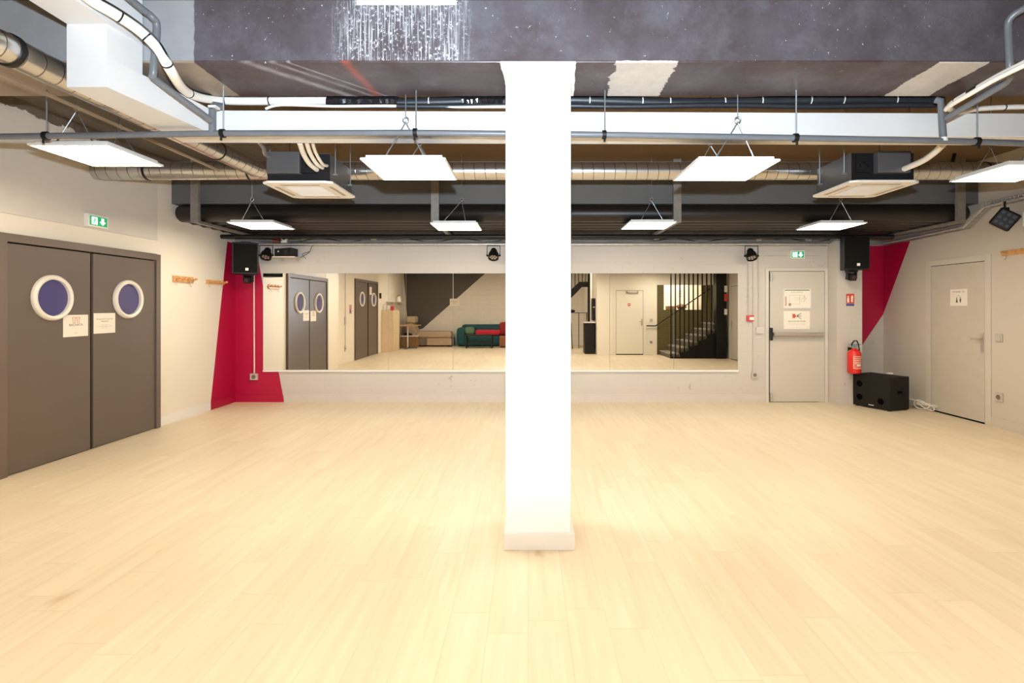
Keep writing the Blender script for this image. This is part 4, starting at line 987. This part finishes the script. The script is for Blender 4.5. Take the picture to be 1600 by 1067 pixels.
m = MB(); m.box(X-0.045, X+0.10, Y-0.015, Y+0.015, 0.935, 0.95); m.box(X-0.045, X+0.03, Y-0.02, Y+0.02, 0.905, 0.945); m.build('lever', plain('blue_grey_plastic', (0.16, 0.25, 0.36), 0.4), r, bevel=0.003)
m = MB(); m.box(X-0.03, X+0.03, 8.19, 8.22, 0.7, 0.9); m.build('wall_hook', blackm, r)

# ------------------------------------------------------------------ everything seen in the mirror
# tall cabinets by the further double door
def mz(py, Yv): return EYE+(CY-py)*Yv/F_PX
def mx(px_, Yv): return (px_-CX)*Yv/F_PX
def my(Yv): return 2*BACK-Yv
r = thing('tall_cabinet', 'pale oak drawer cabinet against the left wall, seen in the mirror', 'cabinet', (-4.7, -1.4, 0))
MB().box(-4.935, -4.56, -1.85, -0.97, 0.0, 1.40).build('body', oak, r, bevel=0.004)
for z0, z1 in ((0.04, 0.69), (0.71, 1.37)):
    d_ = MB().box(-4.56, -4.54, -1.83, -0.99, z0, z1).build('door', oak, r, bevel=0.003)
    MB().box(-4.54, -4.525, -1.46, -1.38, z1-0.08, z1-0.06).build('handle', steel, d_)
for i, (x, y0, w, l) in enumerate(((-4.86, -1.08, 0.10, 'white canister on the tall cabinet next to the door frame'), (-4.74, -1.10, 0.09, 'white canister on the tall cabinet beside the red pot'))):
    Fz = Fr((x, y0-0.02, 1.40), (1, 0, 0), (0, 1, 0)); Fz.n = Vector((0, 0, 1))
    tag(MB(Fz).lathe(0, 0, [(0.001, 0), (w/2, 0), (w/2, 0.17-0.02*i), (w/2-0.01, 0.19-0.02*i), (0.001, 0.195-0.02*i)], 18).build('canister', plastic, smooth=True), l, 'canister')
Fz = Fr((-4.62, -1.15, 1.40), (1, 0, 0), (0, 1, 0)); Fz.n = Vector((0, 0, 1))
tag(MB(Fz).lathe(0, 0, [(0.001, 0), (0.05, 0), (0.06, 0.06), (0.05, 0.14), (0.055, 0.15), (0.001, 0.15)], 18).build('pot', redp, smooth=True), 'red pot on the tall cabinet, seen in the mirror', 'pot')
r = thing('wall_shelf', 'small wall shelf above the tall cabinet, seen in the mirror', 'shelf', (-4.9, -2.3, 1.70))
MB().box(-4.93, -4.70, -3.3, -1.5, 1.69, 1.71).build('board', plastic, r); m = MB(); m.box(-4.93, -4.75, -3.2, -3.19, 1.60, 1.69); m.box(-4.93, -4.75, -1.7, -1.69, 1.60, 1.69); m.build('bracket', steel, r)
r = thing('kettle', 'cream kettle on the small wall shelf, seen in the mirror', 'kettle', (-4.83, -2.9, 1.71))
Fz = Fr((-4.83, -2.9, 1.71), (1, 0, 0), (0, 1, 0)); Fz.n = Vector((0, 0, 1))
MB(Fz).lathe(0, 0, [(0.001, 0), (0.09, 0), (0.10, 0.05), (0.085, 0.17), (0.06, 0.21), (0.001, 0.22)], 20).build('body', rim, r, smooth=True)
MB(Fz).lathe(0, 0, [(0.06, 0.21), (0.03, 0.24), (0.001, 0.25)], 16).build('lid', leather, r, smooth=True)
MB().tube([(-4.83, -2.98, 1.90), (-4.83, -3.05, 1.92), (-4.83, -3.06, 1.80), (-4.83, -2.99, 1.76)], 0.012, 8).build('handle', leather, r, smooth=True)
tag(MB(WLR).box(-0.87, -0.72, 1.80, 1.98, 0, 0.03).build('keypad', black), 'small black keypad beside the further double door, seen in the mirror', 'keypad')
r, c = notice(WLR, 0.24, 0.46, 1.90, 2.14, 'small white notice high on the further double door, seen in the mirror')
text('lettering', 'VESTIAIRE', WLR, 0.35, 2.04, c, 0.03, inksoft, r)
conduit(WLR, [(2.6, 3.3), (2.6, 0.45)], 'conduit on the cream wall between the double doors, seen in the mirror', 0.008, plain('wall_conduit', (0.5, 0.45, 0.40), 0.5))
plate(WLR, 2.6, 1.14, 0.12, 0.20, 'light_switch', 'double switch between the two double doors, seen in the mirror', 'light switch', greyplastic, 'sw')
plate(WLR, 2.6, 0.40, 0.10, 0.16, 'power_socket', 'socket low between the two double doors, seen in the mirror', 'socket', greyplastic)
r, c = notice(WLR, 2.05, 2.25, 1.33, 1.58, 'small pink poster between the two double doors, seen in the mirror', 'poster', 0.0, plain('pink_poster', (0.55, 0.28, 0.30), 0.6))
MB(WLR).prism([(2.09, 1.36), (2.21, 1.36), (2.19, 1.50), (2.14, 1.44)], c-0.001, c).build('picture', inkblue, r)
# desk, crate
r = thing('desk', 'small table with a pale wooden top and one white leg, seen in the mirror', 'table', (-4.35, -2.4, 0))
MB().box(-4.76, -4.0, -2.95, -2.05, 0.83, 0.855).build('tabletop', plain('desk_top', (0.50, 0.28, 0.13), 0.5), r, bevel=0.004)
MB().tube([(-4.40, -2.5, 0.04), (-4.40, -2.5, 0.83)], 0.025, 10).build('leg', plastic, r)
m = MB(); m.box(-4.72, -4.05, -2.53, -2.47, 0.015, 0.045); m.box(-4.43, -4.37, -2.9, -2.1, 0.015, 0.045); m.build('foot', acgrey, r)
r = thing('storage_basket', 'wicker basket with a pale rim under the small table, seen in the mirror', 'basket', (-4.4, -3.1, 0))
MB().box(-4.78, -4.15, -3.35, -3.0, 0.0, 0.42).build('basket', wicker, r, bevel=0.03); MB().box(-4.80, -4.13, -3.37, -2.98, 0.40, 0.45).build('rim', rim, r, bevel=0.01)
tag(MB().blob((-4.55, -3.15, 0.48), (0.17, 0.12, 0.06), noise=0.2).build('bag', black, smooth=True), 'black bag lying in the wicker basket, seen in the mirror', 'bag')
# beige daybed
r = thing('daybed', 'beige reclining daybed against the charcoal triangle, seen in the mirror', 'sofa', (-3.7, -3.7, 0))
MB().box(-4.35, -2.92, -4.05, -3.35, 0.05, 0.34).build('base', taupecloth, r, bevel=0.02)
MB().box(-3.85, -2.92, -3.345, -3.33, 0.06, 0.33).build('front_panel', beige, r, bevel=0.005)
MB().box(-4.30, -2.93, -4.05, -3.32, 0.34, 0.58).build('mattress', beige, r, bevel=0.06)
MB().hexa([(-4.55, -4.05, 0.36), (-4.15, -4.05, 0.36), (-4.15, -3.35, 0.36), (-4.55, -3.35, 0.36)], [(-4.72, -4.05, 0.86), (-4.42, -4.05, 0.92), (-4.42, -3.35, 0.92), (-4.72, -3.35, 0.86)]).build('backrest', beige, r, bevel=0.05)
MB().box(-4.68, -4.32, -4.0, -3.4, 0.90, 1.16).build('head_cushion', plain('pale_beige', (0.45, 0.36, 0.26), 0.85), r, bevel=0.06)
m = MB(); m.box(-4.3, -4.2, -3.5, -3.4, 0, 0.05); m.box(-3.05, -2.95, -3.5, -3.4, 0, 0.05); m.box(-4.3, -4.2, -4.0, -3.9, 0, 0.05); m.box(-3.05, -2.95, -4.0, -3.9, 0, 0.05); m.build('feet', black, r)
# teal sofa
r = thing('sofa', 'sofa under a teal cover, seen in the mirror', 'sofa', (-1.7, -3.7, 0))
MB().box(-2.55, -0.75, -4.05, -3.45, 0.02, 0.42).build('seat', teal, r, bevel=0.06)
MB().box(-2.60, -0.70, -4.12, -3.80, 0.10, 0.84).build('backrest', teal, r, bevel=0.12)
MB().box(-2.74, -2.42, -4.10, -3.38, 0.02, 0.72).build('armrest', teal, r, bevel=0.10); MB().box(-0.86, -0.56, -4.10, -3.38, 0.02, 0.70).build('armrest', teal, r, bevel=0.10)
tag(MB().blob((-2.26, -3.62, 0.60), (0.20, 0.12, 0.15), noise=0.1, pw=0.7).build('cushion', green, smooth=True), 'green cushion at the left end of the teal sofa, seen in the mirror', 'cushion')
tag(MB().box(-2.02, -1.05, -3.80, -3.42, 0.43, 0.64).build('blanket', redcloth, bevel=0.07), 'red blanket spread over the seat of the teal sofa, seen in the mirror', 'blanket')
tag(MB().hexa([(-1.12, -3.8, 0.44), (-0.82, -3.8, 0.44), (-0.82, -3.6, 0.44), (-1.12, -3.6, 0.44)], [(-1.10, -3.85, 0.92), (-0.80, -3.85, 0.95), (-0.80, -3.70, 0.95), (-1.10, -3.70, 0.92)]).build('cushion', plain('deep_red', (0.30, 0.012, 0.012), 0.8), bevel=0.05), 'deep red cushion at the pillar end of the teal sofa, seen in the mirror', 'cushion')
r = thing('footstool', 'brown leather stool beside the black coffee table, seen in the mirror', 'stool', (-0.85, -3.1, 0))
MB().box(-1.08, -0.62, -3.30, -2.85, 0.04, 0.44).build('seat', leather, r, bevel=0.04); MB().box(-1.04, -0.66, -3.26, -2.89, 0, 0.05).build('feet', black, r)
r = thing('coffee_table', 'low black coffee table with a lower shelf, seen in the mirror', 'table', (-1.8, -2.8, 0))
MB().box(-2.30, -1.30, -3.05, -2.55, 0.45, 0.49).build('tabletop', blackm, r, bevel=0.004)
MB().box(-2.26, -1.34, -3.02, -2.58, 0.20, 0.225).build('shelf', blackm, r)
for a in (-2.29, -1.36):
    for b in (-3.04, -2.61): MB().box(a, a+0.05, b, b+0.05, 0, 0.45).build('leg', blackm, r)
conduit(WREAR, [(2.97, 3.4), (2.97, 1.84)], 'white conduit running down to the sign on the rear wall, seen in the mirror', 0.014, white)
conduit(WREAR, [(2.93, 1.56), (2.93, 0.05)], 'pale conduit below the sign on the rear wall, seen in the mirror', 0.010, rearm)
conduit(WREAR, [(4.84, 3.4), (4.84, 0.3)], 'conduit in the charcoal corner of the rear wall, seen in the mirror', 0.012, plain('wall_conduit', (0.5, 0.45, 0.40), 0.5))
r, c = notice(WREAR, 2.72, 3.10, 1.56, 1.85, 'white notice at the tip of the charcoal triangle, seen in the mirror', c=0.03)
text('lettering', 'SILENCE\nSVP', WREAR, 2.91, 1.72, c, 0.07, inksoft, r)

# right of the pillar in the mirror : cabinet, shelves, upper stair
r = thing('drinks_cabinet', 'tall black cabinet with a white top, seen in the mirror', 'cabinet', (2.0, -0.5, 0))
MB().box(1.84, 2.16, -0.75, -0.24, 0.0, 1.00).build('body', black, r, bevel=0.004); MB().box(1.80, 2.19, -0.77, -0.21, 1.0, 1.035).build('top', board, r, bevel=0.003)
MB().box(1.86, 2.14, -0.24, -0.228, 0.04, 0.97).build('door', black, r, bevel=0.003)
r = thing('wall_screen', 'narrow black screen above the black cabinet, seen in the mirror', 'screen', (2.19, -0.5, 1.1))
MB().box(2.10, 2.198, -0.75, -0.35, 1.08, 1.80).build('case', black, r, bevel=0.004); MB().box(2.12, 2.17, -0.349, -0.345, 1.5, 1.53).build('badge', paper, r)
r = thing('upper_stair', 'dark steel stair flight with thin upright bars behind the pillar, seen in the mirror', 'stairs', (1.6, -1.25, 1.9))
Fs2 = Fr((0, -1.2, 0), (-1, 0, 0))
MB(Fs2).prism([(-2.06, 2.20), (-1.84, 2.20), (-0.30, 0.62), (-0.10, 0.62), (-0.10, 0.85), (-1.76, 2.38), (-2.06, 2.38)], -0.06, 0.0).build('stringer', stairblack, r)
MB().box(2.04, 2.12, -1.28, -1.20, 0, CEIL).build('post', stairblack, r)
for k in range(12):
    x = 1.98-0.125*k; zb = 2.38 if x > 1.76 else 2.38-(1.76-x)*0.92
    MB().box(x-0.012, x+0.012, -1.24, -1.215, max(0.6, zb-0.02), CEIL).build('bar', stairblack, r)
r = thing('shelf_desk', 'thin grey standing shelf under the upper stair, seen in the mirror', 'shelf', (1.7, -2.6, 0))
MB().box(1.2, 2.18, -2.8, -2.4, 1.29, 1.32).build('board', acgrey, r)
for x in (1.22, 1.85, 2.14): MB().box(x, x+0.03, -2.62, -2.58, 0, 1.29).build('leg', acgrey, r)
tag(MB().blob((1.58, -2.6, 1.37), (0.16, 0.12, 0.06), noise=0.15).build('bag', black, smooth=True), 'dark bag on the grey standing shelf, seen in the mirror', 'bag')
r = thing('bike_standin', 'black stand-in for a bicycle silhouette under the upper stair, seen in the mirror', 'bicycle', (1.5, -2.2, 0))  # simple dark frame put in for a bicycle outline
m = MB(); m.tube([(1.32, -2.2, 0.01), (1.36, -2.35, 0.95), (1.56, -2.35, 0.95), (1.60, -2.2, 0.01)], 0.015, 8); m.build('frame', black, r, smooth=True)
MB().hexa([(1.36, -2.28, 0.45), (1.56, -2.28, 0.45), (1.56, -2.25, 0.45), (1.36, -2.25, 0.45)], [(1.37, -2.36, 0.80), (1.55, -2.36, 0.80), (1.55, -2.33, 0.80), (1.37, -2.33, 0.80)]).build('seat', black, r)
plate(WD, -3.91, 1.10, 0.09, 0.09, 'light_switch', 'switch between the cream door and the stairs, seen in the mirror', 'light switch', greyplastic, 'sw')
plate(WD, -3.91, 0.40, 0.09, 0.09, 'power_socket', 'socket low between the cream door and the stairs, seen in the mirror', 'socket', greyplastic)

# staircase
r = thing('staircase', 'black steel staircase with pale steps and floor to ceiling bars, seen in the mirror', 'stairs', (4.2, 1.27, 0))
for k in range(7):
    x0 = 4.20+0.265*k; z = 0.145+0.178*k
    if x0 > 5.75: break
    st = MB().box(x0, min(5.86, x0+0.29), 0.0, 1.20, z-0.178 if k else 0.0, z-0.03).build('step', concstep, r)
    MB().box(x0-0.015, min(5.86, x0+0.29), 0.0, 1.21, z-0.03, z).build('nosing', nosing, st)
poly = [(4.21, 0), (4.21, 0.05)] + [p for k in range(1, 6) for p in ((4.21+0.265*k+0.02, 0.178*k-0.13), (4.21+0.265*k+0.02, 0.178*k-0.02))] + [(5.56, 0.93), (5.56, 0)]
MB(Fr((0, 1.27, 0), (-1, 0, 0))).prism([(-a, b) for a, b in poly], -0.05, 0.0).build('side_panel', stairblack, r)
MB().box(5.52, 5.82, 1.10, 1.36, 0, CEIL).build('post', stairblack, r)
for k in range(11):
    x = 4.225+0.132*k; z = max(0.0, 0.178*int((x-4.21)/0.265) - 0.05)
    MB().box(x-0.017, x+0.017, 1.212, 1.246, z, CEIL).build('bar', stairblack, r)
MB().tube([(3.75, 0.11, 0.92), (4.04, 0.11, 0.92), (5.80, 0.11, 2.12)], 0.018, 8).build('handrail', stairblack, r)
Fp = Fr((0, 1.36, 0), (-1, 0, 0))
for b0, b1, mt, nm, lb_ in ((1.95, 2.14, plastic, 'lamp_box', 'white lamp box on the black stair post, seen in the mirror'), (1.68, 1.90, redp, 'safety_sign', 'red sign on the black stair post, seen in the mirror'), (1.29, 1.46, plastic, 'call_box', 'small white box low on the black stair post, seen in the mirror')):
    tag(MB(Fp).box(-5.83, -5.75, b0, b1, 0, 0.04).build(nm, mt, bevel=0.004), lb_, 'sign' if 'sign' in nm else 'box')
# behind the opening
r, c = notice(Fr((0, -0.95, 0), (-1, 0, 0)), -5.30, -4.98, 1.82, 2.10, 'white poster with blue lettering behind the stairs, seen in the mirror', 'poster', 0.0)
text('lettering', 'DANSE\nCOURS\nSTAGE', Fr((0, -0.95, 0), (-1, 0, 0)), -5.14, 2.02, c, 0.085, inkblue, r)
tag(MB().box(4.45, 4.75, -0.3, -0.05, 1.43, 1.55).build('basket', wicker, bevel=0.02), 'wicker basket in the opening behind the stairs, seen in the mirror', 'basket')
tag(MB().blob((4.95, -0.2, 1.52), (0.16, 0.12, 0.09), noise=0.25).build('fruit_bowl', leather, smooth=True), 'brown bowl in the opening behind the stairs, seen in the mirror', 'bowl')
struct(MB().box(4.33, 5.55, -0.95, -0.1, 1.36, 1.43).build('trim_4', creamw), 'cream sill of the opening behind the stairs', 'trim')

# ------------------------------------------------------------------ light : the photographer's flash, next to the camera
ld = bpy.data.lights.new('camera_flash', 'SPOT'); ld.energy = 1150; ld.color = (0.76, 0.88, 1.0); ld.spot_size = math.radians(136); ld.spot_blend = 1.0; ld.shadow_soft_size = 0.04
lo = bpy.data.objects.new('camera_flash', ld); COL.objects.link(lo); lo.location = (0.0, -0.03, 1.80)
lo.rotation_euler = (math.radians(90+32), 0, 0)

# ------------------------------------------------------------------ world, camera, view
w = bpy.data.worlds.new('World'); S.world = w; w.use_nodes = True
w.node_tree.nodes['Background'].inputs[0].default_value = (0.02, 0.02, 0.02, 1)
cd = bpy.data.cameras.new('Camera'); cam = bpy.data.objects.new('Camera', cd); COL.objects.link(cam)
cam.location = (0, 0, EYE); cam.rotation_euler = (PI/2, 0, 0)
cd.sensor_fit = 'HORIZONTAL'; cd.sensor_width = 36.0; cd.lens = 36.0*F_PX/1600
cd.shift_x = -(CX-800)/1600; cd.shift_y = -(533.5-CY)/1600
cd.clip_start = 0.05; cd.clip_end = 100
S.camera = cam
S.view_settings.view_transform = 'Standard'; S.view_settings.look = 'None'
S.view_settings.gamma = 1; S.view_settings.use_curve_mapping = False; S.view_settings.exposure = 0.48
S.cycles.use_denoising = True
S.cycles.max_bounces = 10; S.cycles.diffuse_bounces = 6; S.cycles.glossy_bounces = 5
S.cycles.sample_clamp_indirect = 6.0
S.cycles.caustics_reflective = False; S.cycles.caustics_refractive = False
